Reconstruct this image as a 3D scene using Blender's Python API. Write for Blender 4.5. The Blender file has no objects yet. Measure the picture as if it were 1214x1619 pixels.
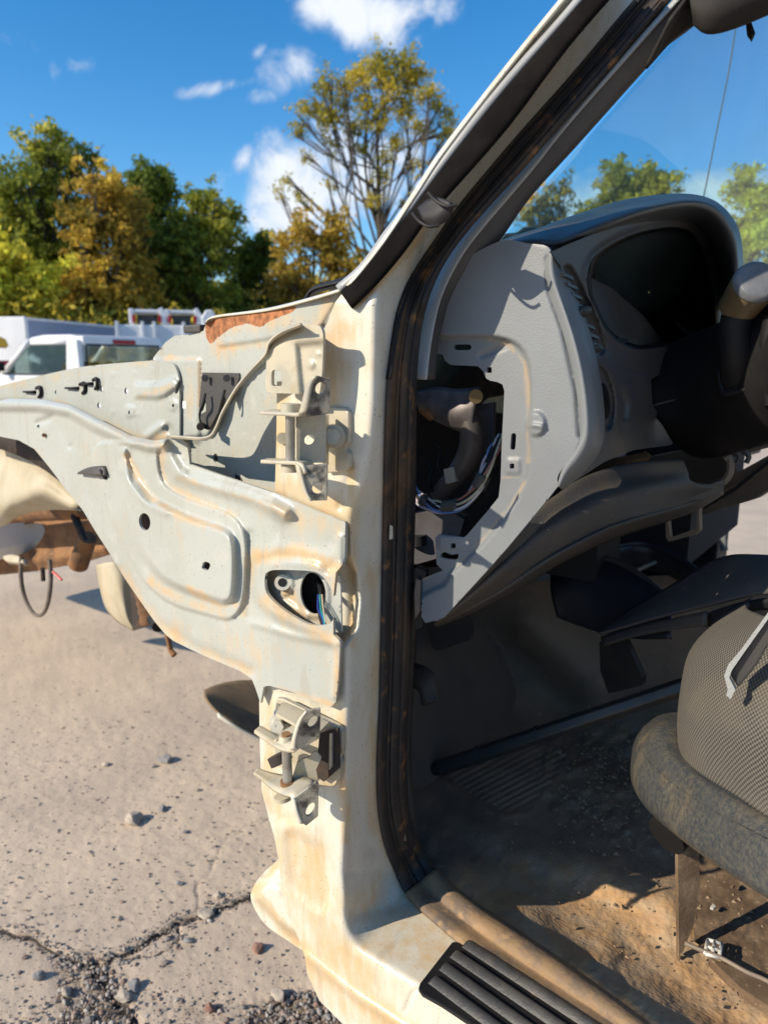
import bpy, math, random
import numpy as np
from mathutils import Vector, Matrix, geometry
random.seed(7); rng = np.random.default_rng(7)
R_ = math.radians
scn = bpy.context.scene
COL = scn.collection
# ------------------------------------------------------------------ camera
H = 1.30
PSI, TH, FPX = R_(37.0), R_(11.8), 1124.0
cF = np.array([-math.sin(PSI)*math.cos(TH), math.cos(PSI)*math.cos(TH), -math.sin(TH)])
cR = np.array([math.cos(PSI), math.sin(PSI), 0.0])
cU = np.cross(cR, cF)
C0 = np.array([0.0, 0.0, H])
cam = bpy.data.cameras.new('camera'); camo = bpy.data.objects.new('camera', cam); COL.objects.link(camo)
cam.sensor_fit = 'VERTICAL'; cam.sensor_height = 36; cam.lens = FPX/1619*36
cam.clip_start = 0.02; cam.clip_end = 3000
camo.matrix_world = Matrix(((cR[0], cU[0], -cF[0], 0), (cR[1], cU[1], -cF[1], 0), (cR[2], cU[2], -cF[2], H), (0, 0, 0, 1)))
cam.dof.use_dof = True; cam.dof.focus_distance = 0.72; cam.dof.aperture_fstop = 7.5
scn.camera = camo
# ------------------------------------------------------------------ light
SUN_EL = R_(30); SUN_AZ = R_(29)            # light travels towards (sin az, cos az)
trav = Vector((math.sin(SUN_AZ)*math.cos(SUN_EL), math.cos(SUN_AZ)*math.cos(SUN_EL), -math.sin(SUN_EL)))
sl = bpy.data.lights.new('sun', 'SUN'); so = bpy.data.objects.new('sun', sl); COL.objects.link(so)
sl.energy = 4.8; sl.angle = R_(0.5); sl.color = (1.0, 0.885, 0.72)
so.rotation_euler = trav.to_track_quat('-Z', 'Y').to_euler()
w = bpy.data.worlds.new('World'); scn.world = w; w.use_nodes = True
scn.view_settings.view_transform = 'Standard'; scn.view_settings.look = 'None'
scn.view_settings.exposure = 0.25; scn.view_settings.gamma = 1.0; scn.view_settings.use_curve_mapping = False
scn.render.engine = 'CYCLES'
scn.cycles.max_bounces = 8; scn.cycles.transparent_max_bounces = 24

def ray(px, py):
    px = np.asarray(px, float); py = np.asarray(py, float)
    a = (px-607.0)/FPX; b = (809.5-py)/FPX
    return cF + a[..., None]*cR + b[..., None]*cU
def proj(p):
    q = np.asarray(p)-C0; f = q@cF
    return 607+FPX*(q@cR)/f, 809.5-FPX*(q@cU)/f
def PY(px, py, Y): r = ray(px, py); return C0 + r*(np.asarray(Y)/r[..., 1])[..., None]
def PX(px, py, X): r = ray(px, py); return C0 + r*(np.asarray(X)/r[..., 0])[..., None]
def PZ(px, py, Z): r = ray(px, py); return C0 + r*((np.asarray(Z)-H)/r[..., 2])[..., None]
def PD(px, py, D): r = ray(px, py); return C0 + r*(np.asarray(D)/np.hypot(r[..., 0], r[..., 1]))[..., None]
def pt(s):
    """(px, py, Y) | (px, py, 'x', X) | (px, py, 'z', Z) | (px, py, 'd', dist) -> world point"""
    if isinstance(s, np.ndarray): return s
    if len(s) == 3: return PY(s[0], s[1], s[2])
    return {'x': PX, 'z': PZ, 'd': PD}[s[2]](s[0], s[1], s[3])
def pts(l): return np.array([pt(s) for s in l])

# ------------------------------------------------------------------ world
def build_world():
    nt = w.node_tree; nt.nodes.clear(); N = nt.nodes.new; L = nt.links.new
    out = N('ShaderNodeOutputWorld'); bg = N('ShaderNodeBackground')
    sky = N('ShaderNodeTexSky'); sky.sky_type = 'NISHITA'; sky.sun_disc = False
    sky.sun_elevation = SUN_EL; sky.sun_rotation = math.atan2(-trav.x, -trav.y)
    sky.altitude = 200; sky.air_density = 1.0; sky.dust_density = 0.25; sky.ozone_density = 2.2
    hs = N('ShaderNodeHueSaturation'); hs.inputs['Saturation'].default_value = 1.40; hs.inputs['Value'].default_value = 1.06
    L(sky.outputs[0], hs.inputs['Color'])
    tc = N('ShaderNodeTexCoord')
    no = N('ShaderNodeTexNoise'); no.inputs['Scale'].default_value = 15; no.inputs['Detail'].default_value = 9
    no.inputs['Roughness'].default_value = 0.6; no.inputs['Distortion'].default_value = 0.5
    L(tc.outputs['Generated'], no.inputs['Vector'])
    def math_(op, a, b=None, c=None):
        m = N('ShaderNodeMath'); m.operation = op
        for i, v in enumerate((a, b, c)):
            if v is None: continue
            if isinstance(v, (int, float)): m.inputs[i].default_value = v
            else: L(v, m.inputs[i])
        return m.outputs[0]
    # clouds placed by direction: (px, py, radius across, radius up, tilt deg, weight)
    blobs = [(575, 25, .085, .040, -12, 1.0), (500, 20, .035, .03, 0, .75), (655, 22, .06, .035, 0, .75), (455, 115, .055, .032, 35, .85), (350, 138, .06, .012, 14, .75),
             (425, 150, .045, .018, 10, .7), (410, 80, .02, .012, 40, .5), (480, 300, .11, .075, 20, 1.0), (560, 270, .12, .08, 0, .95), (385, 250, .03, .03, 60, .62),
             (400, 355, .06, .03, 10, .8), (380, 400, .05, .03, 0, .7), (30, 75, .09, .03, -10, .42), (1070, 335, .20, .05, 0, 1.2), (960, 395, .14, .05, 0, .6), (1210, 60, .1, .03, 20, .35), (1000, 120, .3, .05, 25, .27)]
    acc = None
    for bx, by, a, b, tilt, wt in blobs:
        d = ray(bx, by); d = d/np.linalg.norm(d)
        rr = np.cross(d, [0, 0, 1.0]); rr /= np.linalg.norm(rr); uu = np.cross(rr, d)
        t = R_(tilt); ax = (rr*math.cos(t)+uu*math.sin(t))/a; ay = (-rr*math.sin(t)+uu*math.cos(t))/b
        s = N('ShaderNodeVectorMath'); s.operation = 'SUBTRACT'; L(tc.outputs['Generated'], s.inputs[0]); s.inputs[1].default_value = tuple(d)
        q = []
        for v in (ax, ay):
            dn = N('ShaderNodeVectorMath'); dn.operation = 'DOT_PRODUCT'; L(s.outputs[0], dn.inputs[0]); dn.inputs[1].default_value = tuple(v)
            q.append(math_('MULTIPLY', dn.outputs['Value'], dn.outputs['Value']))
        m = math_('MULTIPLY', math_('POWER', 2.718, math_('MULTIPLY', math_('ADD', q[0], q[1]), -1.0)), wt)
        # only on the blob's side of the sky
        acc = m if acc is None else math_('MAXIMUM', acc, m)
    # scattered clouds in the rest of the sky
    dv = N('ShaderNodeVectorMath'); dv.operation = 'DOT_PRODUCT'; L(tc.outputs['Generated'], dv.inputs[0]); dv.inputs[1].default_value = tuple(cF)
    away = N('ShaderNodeMapRange'); L(dv.outputs['Value'], away.inputs[0]); away.inputs[1].default_value = .72; away.inputs[2].default_value = .45
    n2 = N('ShaderNodeTexNoise'); n2.inputs['Scale'].default_value = 2.2; n2.inputs['Detail'].default_value = 6; L(tc.outputs['Generated'], n2.inputs['Vector'])
    g = N('ShaderNodeMapRange'); L(n2.outputs[0], g.inputs[0]); g.inputs[1].default_value = .52; g.inputs[2].default_value = .68
    acc = math_('MAXIMUM', acc, math_('MULTIPLY', away.outputs[0], g.outputs[0]))
    v = math_('ADD', math_('MULTIPLY', math_('SUBTRACT', no.outputs[0], 0.5), 1.7), acc)
    mr = N('ShaderNodeMapRange'); mr.interpolation_type = 'SMOOTHSTEP'; L(v, mr.inputs[0]); mr.inputs[1].default_value = .36; mr.inputs[2].default_value = .92
    gate = N('ShaderNodeMapRange'); L(acc, gate.inputs[0]); gate.inputs[1].default_value = .05; gate.inputs[2].default_value = .3
    mask = math_('MULTIPLY', mr.outputs[0], gate.outputs[0]); mask = math_('MULTIPLY', mask, .93)
    mx = N('ShaderNodeMix'); mx.data_type = 'RGBA'; L(mask, mx.inputs['Factor']); L(hs.outputs[0], mx.inputs[6])
    cr = N('ShaderNodeValToRGB'); L(v, cr.inputs[0]); cr.color_ramp.elements[0].position = .45; cr.color_ramp.elements[0].color = (3.4, 4.0, 5.0, 1)
    cr.color_ramp.elements[1].position = 1.0; cr.color_ramp.elements[1].color = (5.6, 5.8, 6.1, 1)
    L(cr.outputs[0], mx.inputs[7]); L(mx.outputs[2], bg.inputs[0]); bg.inputs[1].default_value = 0.15
    L(bg.outputs[0], out.inputs[0])
build_world()

# ------------------------------------------------------------------ noise / curves
_tab = rng.random((256, 256))
def vnoise(x, y):
    xi = np.floor(x).astype(int); yi = np.floor(y).astype(int); fx = x-xi; fy = y-yi
    fx = fx*fx*(3-2*fx); fy = fy*fy*(3-2*fy)
    g = lambda a, b: _tab[a & 255, b & 255]
    return (g(xi, yi)*(1-fx)+g(xi+1, yi)*fx)*(1-fy) + (g(xi, yi+1)*(1-fx)+g(xi+1, yi+1)*fx)*fy
def fbm(x, y, o=4):
    s = 0; a = .5
    for i in range(o): s = s+a*vnoise(x*2**i+17*i, y*2**i+31*i); a *= .5
    return s
def cr_(P, n=None, closed=False, sub=8):
    """Catmull-Rom through P, resampled to n points by length"""
    P = np.asarray(P, float)
    if len(P) == 2: Q = P[0]+(P[1]-P[0])*np.linspace(0, 1, 9)[:, None]
    else:
        if closed: E = np.vstack([P[-1], P, P[0], P[1]])
        else: E = np.vstack([2*P[0]-P[1], P, 2*P[-1]-P[-2]])
        t = np.linspace(0, 1, sub, endpoint=False)[:, None]; segs = []
        for i in range(1, len(E)-2):
            a, b, c, d = E[i-1:i+3]
            segs.append(.5*(2*b+(c-a)*t+(2*a-5*b+4*c-d)*t*t+(3*b-a-3*c+d)*t**3))
        Q = np.vstack(segs)
        if not closed: Q = np.vstack([Q, P[-1]])
    if n is None: return Q
    if closed: Q = np.vstack([Q, Q[0]])
    l = np.r_[0, np.cumsum(np.linalg.norm(np.diff(Q, axis=0), axis=1))]
    s = np.linspace(0, l[-1], n+1)[:-1] if closed else np.linspace(0, l[-1], n)
    return np.stack([np.interp(s, l, Q[:, k]) for k in range(Q.shape[1])], 1)
def S(P, n=None, closed=True): return [tuple(q) for q in cr_(P, n, closed, 6)]
def rect(cx, cy, w_, h_, r=2, rot=0):
    o = []; r = min(r, w_/2-.01, h_/2-.01)
    for sx, sy, a0 in ((1, 1, 0), (-1, 1, 90), (-1, -1, 180), (1, -1, 270)):
        for k in range(4):
            a = R_(a0+k*30); o.append((sx*(w_/2-r)+r*math.cos(a), sy*(h_/2-r)+r*math.sin(a)))
    c, s = math.cos(R_(rot)), math.sin(R_(rot))
    return [(cx+x*c-y*s, cy+x*s+y*c) for x, y in o]
def oval(cx, cy, a, b, n=20, rot=0):
    c, s = math.cos(R_(rot)), math.sin(R_(rot))
    return [(cx+a*math.cos(t)*c-b*math.sin(t)*s, cy+a*math.cos(t)*s+b*math.sin(t)*c) for t in np.linspace(0, 2*math.pi, n, endpoint=False)]
def segdist(p, poly, closed):
    poly = np.asarray(poly, float); q = np.roll(poly, -1, 0) if closed else poly[1:]
    a = poly if closed else poly[:-1]; best = np.full(len(p), 1e9)
    for i in range(len(a)):
        d = q[i]-a[i]; L2 = d@d+1e-12; t = np.clip(((p-a[i])@d)/L2, 0, 1)
        best = np.minimum(best, np.hypot(*(p-a[i]-t[:, None]*d).T))
    return best
def inside(p, poly):
    poly = np.asarray(poly, float); x, y = p[:, 0], p[:, 1]; c = np.zeros(len(p), bool)
    a = poly; b = np.roll(poly, -1, 0)
    for (x0, y0), (x1, y1) in zip(a, b):
        if y0 == y1: continue
        c ^= ((y0 > y) != (y1 > y)) & (x < (x1-x0)*(y-y0)/(y1-y0)+x0)
    return c
def sst(v): v = np.clip(v, 0, 1); return v*v*(3-2*v)
def plateau(poly, h, w_=8):
    return lambda p: h*sst((np.where(inside(p, poly), 1, -1)*segdist(p, poly, True))/w_+.5)
def bead(line, h, w_=8): return lambda p: h*np.exp(-(segdist(p, line, False)/w_)**2)
def steps(line, h, w_=8):
    """raise everything on the left side of the directed line's nearest segment"""
    return None
def smax(a, b, k): hh = np.clip(.5+.5*(a-b)/k, 0, 1); return b+(a-b)*hh+k*hh*(1-hh)
def smin(a, b, k): return -smax(-a, -b, k)

# ------------------------------------------------------------------ objects
def obj(name, V, Fc, mat, parent=None, smooth=True, label=None, attrs=None, solid=0, kind=None):
    me = bpy.data.meshes.new(name)
    me.from_pydata([tuple(map(float, v)) for v in V], [], [tuple(map(int, f)) for f in Fc]); me.materials.append(mat)
    if smooth: me.polygons.foreach_set('use_smooth', [True]*len(me.polygons))
    for k, a in (attrs or {}).items():
        at = me.attributes.new(k, 'FLOAT', 'POINT'); at.data.foreach_set('value', np.asarray(a, np.float32))
    me.update()
    o = bpy.data.objects.new(name, me); COL.objects.link(o)
    if parent is not None: attach(o, parent)
    if label: o['label'] = label
    if kind: o['kind'] = kind
    if solid:
        m = o.modifiers.new('Solidify', 'SOLIDIFY'); m.thickness = solid; m.offset = 0; m.use_rim = True
    return o
def attach(o, parent):
    o.parent = parent
    o.matrix_parent_inverse = Matrix.Translation(-Vector(WLOC.get(parent.name, (0, 0, 0))))
WLOC = {}
def thing(name, label, cat, loc, group=None):
    o = bpy.data.objects.new(name, None); COL.objects.link(o); o.location = loc; WLOC[o.name] = tuple(loc)
    o.empty_display_size = .05
    o['label'] = label; o['category'] = cat
    if group: o['group'] = group
    return o
def tag(o, label, cat, group=None):
    o['label'] = label; o['category'] = cat
    if group: o['group'] = group
    return o
def joinVF(lst):
    V = []; Fc = []; n = 0
    for v, f in lst:
        V.extend(map(tuple, v)); Fc.extend([tuple(i+n for i in q) for q in f]); n += len(v)
    return V, Fc
def relief(name, outline, mat, parent, base, holes=(), step=4.0, feats=(), dirt=(), rust=(), thick=.002, label=None, out='Y'):
    """sheet-metal panel: outline in picture points laid on the surface base(px,py)->t, pressed by feats (metres towards the viewer side)"""
    outline = [tuple(q[:2]) for q in outline]; loops = [outline]+[list(h) for h in holes]
    def dens(lp):
        r = []
        for a, b in zip(lp, lp[1:]+lp[:1]):
            n = max(1, int(math.hypot(b[0]-a[0], b[1]-a[1])/step))
            r += [(a[0]+(b[0]-a[0])*k/n, a[1]+(b[1]-a[1])*k/n) for k in range(n)]
        c = [r[0]]
        for q in r[1:]:
            if math.hypot(q[0]-c[-1][0], q[1]-c[-1][1]) > .3: c.append(q)
        return c
    loops = [dens(l) for l in loops]
    A = np.array(outline); x0, y0 = A.min(0); x1, y1 = A.max(0)
    gx, gy = np.meshgrid(np.arange(x0, x1, step), np.arange(y0, y1, step*.87)); gx = gx+((np.arange(gx.shape[0]) % 2)*step/2)[:, None]
    g = np.stack([gx.ravel(), gy.ravel()], 1); g = g+rng.normal(0, step*.03, g.shape)
    k = inside(g, loops[0])
    for l in loops[1:]: k &= ~inside(g, l)
    g = g[k]
    k = np.ones(len(g), bool)
    for l in loops: k &= segdist(g, l, True) > step*.5
    g = g[k]
    vc = []; ed = []
    for l in loops:
        n = len(vc); vc += l; ed += [(n+i, n+(i+1) % len(l)) for i in range(len(l))]
    vc += [tuple(q) for q in g]
    vo, eo, fo, *_ = geometry.delaunay_2d_cdt([Vector(q) for q in vc], ed, [], 0, 1e-4)
    P2 = np.array([tuple(v) for v in vo]); Fc = np.array([tuple(f) for f in fo]); cen = P2[Fc].mean(1)
    k = inside(cen, loops[0])
    for l in loops[1:]: k &= ~inside(cen, l)
    Fc = Fc[k]
    rr = ray(P2[:, 0], P2[:, 1]); t = base(P2[:, 0], P2[:, 1])
    for f in feats: t = t - f(P2)/rr[:, 1]
    V = C0+rr*t[:, None]
    D = np.zeros(len(P2))
    for f in dirt: D = np.maximum(D, f(P2))
    RU = np.zeros(len(P2))
    for f in rust: RU = np.maximum(RU, f(P2))
    # rim
    cnt = {}
    for f in Fc:
        for a, b in ((f[0], f[1]), (f[1], f[2]), (f[2], f[0])):
            kk = (min(a, b), max(a, b)); cnt[kk] = cnt.get(kk, 0)+1
    be = [e for e, c in cnt.items() if c == 1]
    V = list(map(tuple, V)); D = list(D); RU = list(RU); mp = {}; Fl = [tuple(f) for f in Fc]
    off = np.array([0, thick, 0])
    for e in be:
        for v in e:
            if v not in mp:
                mp[v] = len(V); V.append(V[v]); V.append(tuple(np.array(V[v])+off)); D += [D[v]]*2; RU += [RU[v]]*2
    for a, b in be: Fl.append((mp[a], mp[b], mp[b]+1, mp[a]+1))
    used = sorted({i for f in Fl for i in f}); rm = {v: i for i, v in enumerate(used)}
    V = [V[i] for i in used]; D = [D[i] for i in used]; RU = [RU[i] for i in used]
    Fl = [tuple(rm[i] for i in f) for f in Fl]
    return obj(name, V, Fl, mat, parent, label=label, attrs={'dirt': D, 'rust': RU})
def bY(Y0, kx=0, ky=0, x0=607, y0=809):
    """base surface Y = Y0 + kx*(px-x0)/1000 + ky*(py-y0)/1000"""
    def f(px, py): r = ray(px, py); return (Y0+kx*(px-x0)/1000+ky*(py-y0)/1000)/r[:, 1]
    return f
def loftVF(curves, nu=40, nv=4, closed_u=False, closed_v=False):
    G = np.array([cr_(pts(c), nu, closed_u) for c in curves])          # (m,nu,3)
    if nv > 1 and len(curves) > 1:
        m = (len(curves) if closed_v else (len(curves)-1)*nv+1); out = []
        for j in range(nu):
            c = cr_(G[:, j], None, closed_v, nv) if len(curves) > 2 else G[0, j]+(G[1, j]-G[0, j])*np.linspace(0, 1, nv+1)[:, None]
            out.append(c)
        G = np.array(out).transpose(1, 0, 2)
    m, n = G.shape[:2]; V = G.reshape(-1, 3); Fc = []
    for i in range(m if closed_v else m-1):
        for j in range(n if closed_u else n-1):
            a = i*n+j; b = i*n+(j+1) % n; c = ((i+1) % m)*n+(j+1) % n; d = ((i+1) % m)*n+j; Fc.append((a, b, c, d))
    return V, Fc
def loft(name, curves, mat, parent, nu=40, nv=4, solid=.002, closed_u=False, closed_v=False, label=None, disp=None, cap=False):
    V, Fc = loftVF(curves, nu, nv, closed_u, closed_v)
    if cap:
        m = len(V)//nu
        Fc = Fc+[tuple(range(nu))[::-1], tuple(range((m-1)*nu, m*nu))]
    if disp is not None: V = disp(V)
    return obj(name, V, Fc, mat, parent, label=label, solid=solid)
def tubeVF(P, r, n=8, sub=None, capped=True):
    P = pts(P) if not isinstance(P, np.ndarray) else P
    rr = np.atleast_1d(np.asarray(r, float))
    if sub:
        m0 = len(P); P2 = cr_(P, sub); rr = np.interp(np.linspace(0, 1, sub), np.linspace(0, 1, len(rr)), rr) if len(rr) > 1 else np.full(sub, rr[0]); P = P2
    elif len(rr) == 1: rr = np.full(len(P), rr[0])
    T = np.gradient(P, axis=0); T /= np.linalg.norm(T, axis=1)[:, None]+1e-12
    up = np.array([0, 0, 1.0]) if abs(T[0][2]) < .9 else np.array([1.0, 0, 0])
    V = []; ang = np.linspace(0, 2*math.pi, n, endpoint=False); a = np.cross(T[0], up); a /= np.linalg.norm(a)
    for i in range(len(P)):
        a = a-T[i]*(a@T[i]); a /= np.linalg.norm(a); b = np.cross(T[i], a)
        V += [P[i]+rr[i]*(math.cos(t)*a+math.sin(t)*b) for t in ang]
    Fc = [(i*n+j, i*n+(j+1) % n, (i+1)*n+(j+1) % n, (i+1)*n+j) for i in range(len(P)-1) for j in range(n)]
    if capped: Fc += [tuple(range(n))[::-1], tuple(range((len(P)-1)*n, len(P)*n))]
    return V, Fc
def tube(name, P, r, mat, parent=None, n=10, sub=None, label=None):
    V, Fc = tubeVF(P, r, n, sub); o = obj(name, V, Fc, mat, parent, label=label); sharp(o); return o
def sharp(o, ang=40):
    me = o.data
    try: me.set_sharp_from_angle(angle=R_(ang))
    except Exception: pass
def bevel(o, w_=.001, seg=2, ang=35):
    m = o.modifiers.new('Bevel', 'BEVEL'); m.width = w_; m.segments = seg; m.limit_method = 'ANGLE'; m.angle_limit = R_(ang); return o
def slab(name, P, thick, mat, parent=None, holes=(), bv=.0006, label=None, direction=None):
    """flat plate: outline P (3-D points, about planar), holes lists of 3-D points, thickness along its normal"""
    P = pts(P); c = P.mean(0)
    _, _, vt = np.linalg.svd(P-c); ex, ey, nz = vt
    if direction is not None:
        if nz@np.asarray(direction) < 0: nz = -nz
    elif nz@(C0-c) < 0: nz = -nz
    ey = np.cross(nz, ex)
    to2 = lambda Q: np.stack([(Q-c)@ex, (Q-c)@ey], 1)
    loops = [to2(P)]+[to2(pts(h)) for h in holes]
    vc = []; ed = []
    for l in loops:
        n = len(vc); vc += [tuple(q) for q in l]; ed += [(n+i, n+(i+1) % len(l)) for i in range(len(l))]
    sc = 1000
    vo, eo, fo, *_ = geometry.delaunay_2d_cdt([Vector((q[0]*sc, q[1]*sc)) for q in vc], ed, [], 0, 1e-5)
    P2 = np.array([tuple(v) for v in vo])/sc; Fc = [tuple(f) for f in fo]; cen = np.array([P2[list(f)].mean(0) for f in Fc])
    k = inside(cen, loops[0])
    for l in loops[1:]: k &= ~inside(cen, l)
    Fc = [f for f, q in zip(Fc, k) if q]
    top = c+P2[:, :1]*ex+P2[:, 1:]*ey; n = len(top); bot = top-nz*thick; cnt = {}
    for f in Fc:
        for a, b in ((f[0], f[1]), (f[1], f[2]), (f[2], f[0])):
            cnt[(a, b)] = cnt.get((a, b), 0)+1
    F2 = list(Fc)+[tuple(i+n for i in f[::-1]) for f in Fc]
    for a, b in cnt:
        if (b, a) not in cnt: F2.append((b, a, a+n, b+n))
    o = obj(name, np.vstack([top, bot]), F2, mat, parent, smooth=False, label=label)
    return o
def cylVF(p0, p1, r0, r1=None, n=20): return tubeVF(np.array([p0, p1], float), [r0, r0 if r1 is None else r1], n)
def cyl(name, p0, p1, r0, mat, parent=None, r1=None, n=20, label=None):
    V, Fc = cylVF(p0, p1, r0, r1, n); o = obj(name, V, Fc, mat, parent, label=label); sharp(o); return o
def boxVF(x0, x1, y0, y1, z0, z1):
    V = [(x, y, z) for x in (x0, x1) for y in (y0, y1) for z in (z0, z1)]
    return V, [(0, 1, 3, 2), (4, 6, 7, 5), (0, 4, 5, 1), (2, 3, 7, 6), (0, 2, 6, 4), (1, 5, 7, 3)]
def box(name, x0, x1, y0, y1, z0, z1, mat, parent=None, bv=0, label=None):
    o = obj(name, *boxVF(x0, x1, y0, y1, z0, z1), mat, parent, smooth=False, label=label)
    if bv: bevel(o, bv)
    return o

# ------------------------------------------------------------------ materials
def rgb(s, g=None, b=None): return tuple((v/255)**2.2 for v in (s, g, b))
def mat(name, c1, c2=None, scale=8, lo=.4, hi=.65, rough=.5, metal=0.0, bump=0.0, bscale=300, bump2=0.0, b2scale=30, dirt=None, base_dirt=0.0, rust=None,
        stretch=None, spec=.5, coat=0.0, c3=None, s3=40, lo3=.55, hi3=.7, voro=0, emit=None, rough2=None, wave=None, trans=0.0, speck=0):
    m = bpy.data.materials.new(name); m.use_nodes = True; nt = m.node_tree; N = nt.nodes.new; L = nt.links.new
    b = nt.nodes['Principled BSDF']; b.inputs['Roughness'].default_value = rough; b.inputs['Metallic'].default_value = metal
    b.inputs['Specular IOR Level'].default_value = spec; b.inputs['Coat Weight'].default_value = coat; b.inputs['Coat Roughness'].default_value = .15
    tc = N('ShaderNodeTexCoord'); vec = tc.outputs['Object']
    def noise(sc, det=5, st=None, ro=.6):
        n = N('ShaderNodeTexNoise'); n.inputs['Scale'].default_value = sc; n.inputs['Detail'].default_value = det; n.inputs['Roughness'].default_value = ro
        if st: mp = N('ShaderNodeMapping'); mp.inputs['Scale'].default_value = st; L(vec, mp.inputs[0]); L(mp.outputs[0], n.inputs['Vector'])
        else: L(vec, n.inputs['Vector'])
        return n.outputs[0]
    def rng_(s, a, c, o0=0, o1=1):
        r = N('ShaderNodeMapRange'); L(s, r.inputs[0]); r.inputs[1].default_value = a; r.inputs[2].default_value = c; r.inputs[3].default_value = o0; r.inputs[4].default_value = o1
        r.interpolation_type = 'SMOOTHSTEP'; return r.outputs[0]
    def mth(op, a, c):
        q = N('ShaderNodeMath'); q.operation = op
        for i, v in enumerate((a, c)):
            if isinstance(v, (int, float)): q.inputs[i].default_value = v
            else: L(v, q.inputs[i])
        return q.outputs[0]
    def mixc(f, a, c):
        q = N('ShaderNodeMix'); q.data_type = 'RGBA'
        if isinstance(f, (int, float)): q.inputs[0].default_value = f
        else: L(f, q.inputs[0])
        for i, v in ((6, a), (7, c)):
            if isinstance(v, tuple): q.inputs[i].default_value = (*v, 1)
            else: L(v, q.inputs[i])
        return q.outputs[2]
    col = c1; rf = rough
    if c2 is not None: f2 = rng_(noise(scale, 6, stretch), lo, hi); col = mixc(f2, c1, c2)
    if c3 is not None: f3 = rng_(noise(s3, 6), lo3, hi3); col = mixc(f3, col, c3)
    dfac = None
    if dirt is not None:
        at = N('ShaderNodeAttribute'); at.attribute_name = 'dirt'
        n1 = noise(14, 6); n2 = noise(90, 4, (1, 1, .25))
        base = mth('ADD', at.outputs['Fac'], base_dirt)
        s = mth('ADD', mth('MULTIPLY', n1, 1.0), mth('MULTIPLY', n2, .8))
        dfac = rng_(mth('ADD', base, mth('SUBTRACT', s, .9)), .06, .62)
        dcol = mixc(rng_(noise(25, 4), .35, .65), dirt, tuple(min(1, v*q) for v, q in zip(dirt, (1.08, .88, .62))))
        col = mixc(mth('MULTIPLY', dfac, .78), col, dcol)
    if speck:
        col = mixc(mth('MULTIPLY', rng_(noise(420, 2), .66, .72), .75*speck), col, (.10, .065, .04)); col = mixc(mth('MULTIPLY', rng_(noise(9, 3, (6, 1, .6)), .60, .66), .22*speck), col, (.30, .25, .19))
    if rust is not None:
        at = N('ShaderNodeAttribute'); at.attribute_name = 'rust'
        rf_ = rng_(mth('ADD', at.outputs['Fac'], mth('MULTIPLY', mth('SUBTRACT', noise(60, 6), .5), .7)), .40, .52)
        rc = mixc(rng_(noise(130, 5), .35, .65), rust, tuple(v*.45 for v in rust)); col = mixc(rf_, col, rc)
        rr = N('ShaderNodeMapRange'); L(rf_, rr.inputs[0]); rr.inputs[3].default_value = rough; rr.inputs[4].default_value = .9; L(rr.outputs[0], b.inputs['Roughness'])
    if dfac is not None and rust is None:
        rr = N('ShaderNodeMapRange'); L(dfac, rr.inputs[0]); rr.inputs[3].default_value = rough; rr.inputs[4].default_value = min(.95, rough+.4); L(rr.outputs[0], b.inputs['Roughness'])
    elif rough2 is not None and c2 is not None and rust is None:
        rr = N('ShaderNodeMapRange'); L(f2, rr.inputs[0]); rr.inputs[3].default_value = rough; rr.inputs[4].default_value = rough2; L(rr.outputs[0], b.inputs['Roughness'])
    if isinstance(col, tuple): b.inputs['Base Color'].default_value = (*col, 1)
    else: L(col, b.inputs['Base Color'])
    nrm = None
    def addb(h, st, dist):
        nonlocal nrm
        bp = N('ShaderNodeBump'); bp.inputs['Strength'].default_value = st; bp.inputs['Distance'].default_value = dist; L(h, bp.inputs['Height'])
        if nrm is not None: L(nrm, bp.inputs['Normal'])
        nrm = bp.outputs[0]
    if bump2: addb(noise(b2scale, 4), bump2, .004)
    if voro:
        v = N('ShaderNodeTexVoronoi'); v.feature = 'SMOOTH_F1'; v.inputs['Scale'].default_value = bscale; L(vec, v.inputs['Vector']); addb(v.outputs['Distance'], bump, .0008)
    elif bump: addb(noise(bscale, 4), bump, .0012)
    if wave:
        wv = N('ShaderNodeTexWave'); wv.inputs['Scale'].default_value = wave[0]; wv.bands_direction = wave[1]; wv.inputs['Distortion'].default_value = .3; L(vec, wv.inputs['Vector']); addb(wv.outputs[0], wave[2], .002)
    if nrm is not None: L(nrm, b.inputs['Normal'])
    if emit: b.inputs['Emission Color'].default_value = (*emit, 1); b.inputs['Emission Strength'].default_value = 1
    if trans: b.inputs['Transmission Weight'].default_value = trans
    return m
TAN = (.56, .43, .24)
mCream = mat('cream_white_paint', (.68, .64, .52), (.62, .60, .51), 5, rough=.34, dirt=TAN, base_dirt=.13, bump=.08, bscale=500, bump2=.14, b2scale=14, rust=(.28, .11, .04), coat=.1, speck=1)
mGrey = mat('dusty_grey_primer', (.44, .455, .41), (.40, .41, .36), 6, rough=.33, dirt=(.56, .43, .26), base_dirt=.0, bump=.10, bscale=420, bump2=.14, b2scale=18, speck=1, rust=(.44, .175, .07), c3=(.47, .47, .42), s3=40)
mWheelhouse = mat('dusty_wheelhouse_paint', (.52, .46, .33), (.42, .36, .24), 9, rough=.6, dirt=(.5, .36, .18), base_dirt=.1, bump=.2, bscale=150)
mHinge = mat('bare_hinge_metal', (.54, .48, .35), (.42, .39, .31), 30, rough=.42, metal=.08, bump=.1, bscale=400, c3=(.45, .36, .20), s3=25)
mHingeDark = mat('worn_hinge_metal', (.42, .39, .31), (.06, .055, .05), 55, .42, .62, rough=.4, metal=.35, bump=.15, bscale=300)
mZinc = mat('pale_zinc_steel', (.45, .44, .40), (.35, .32, .26), 40, rough=.35, metal=.6)
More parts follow.
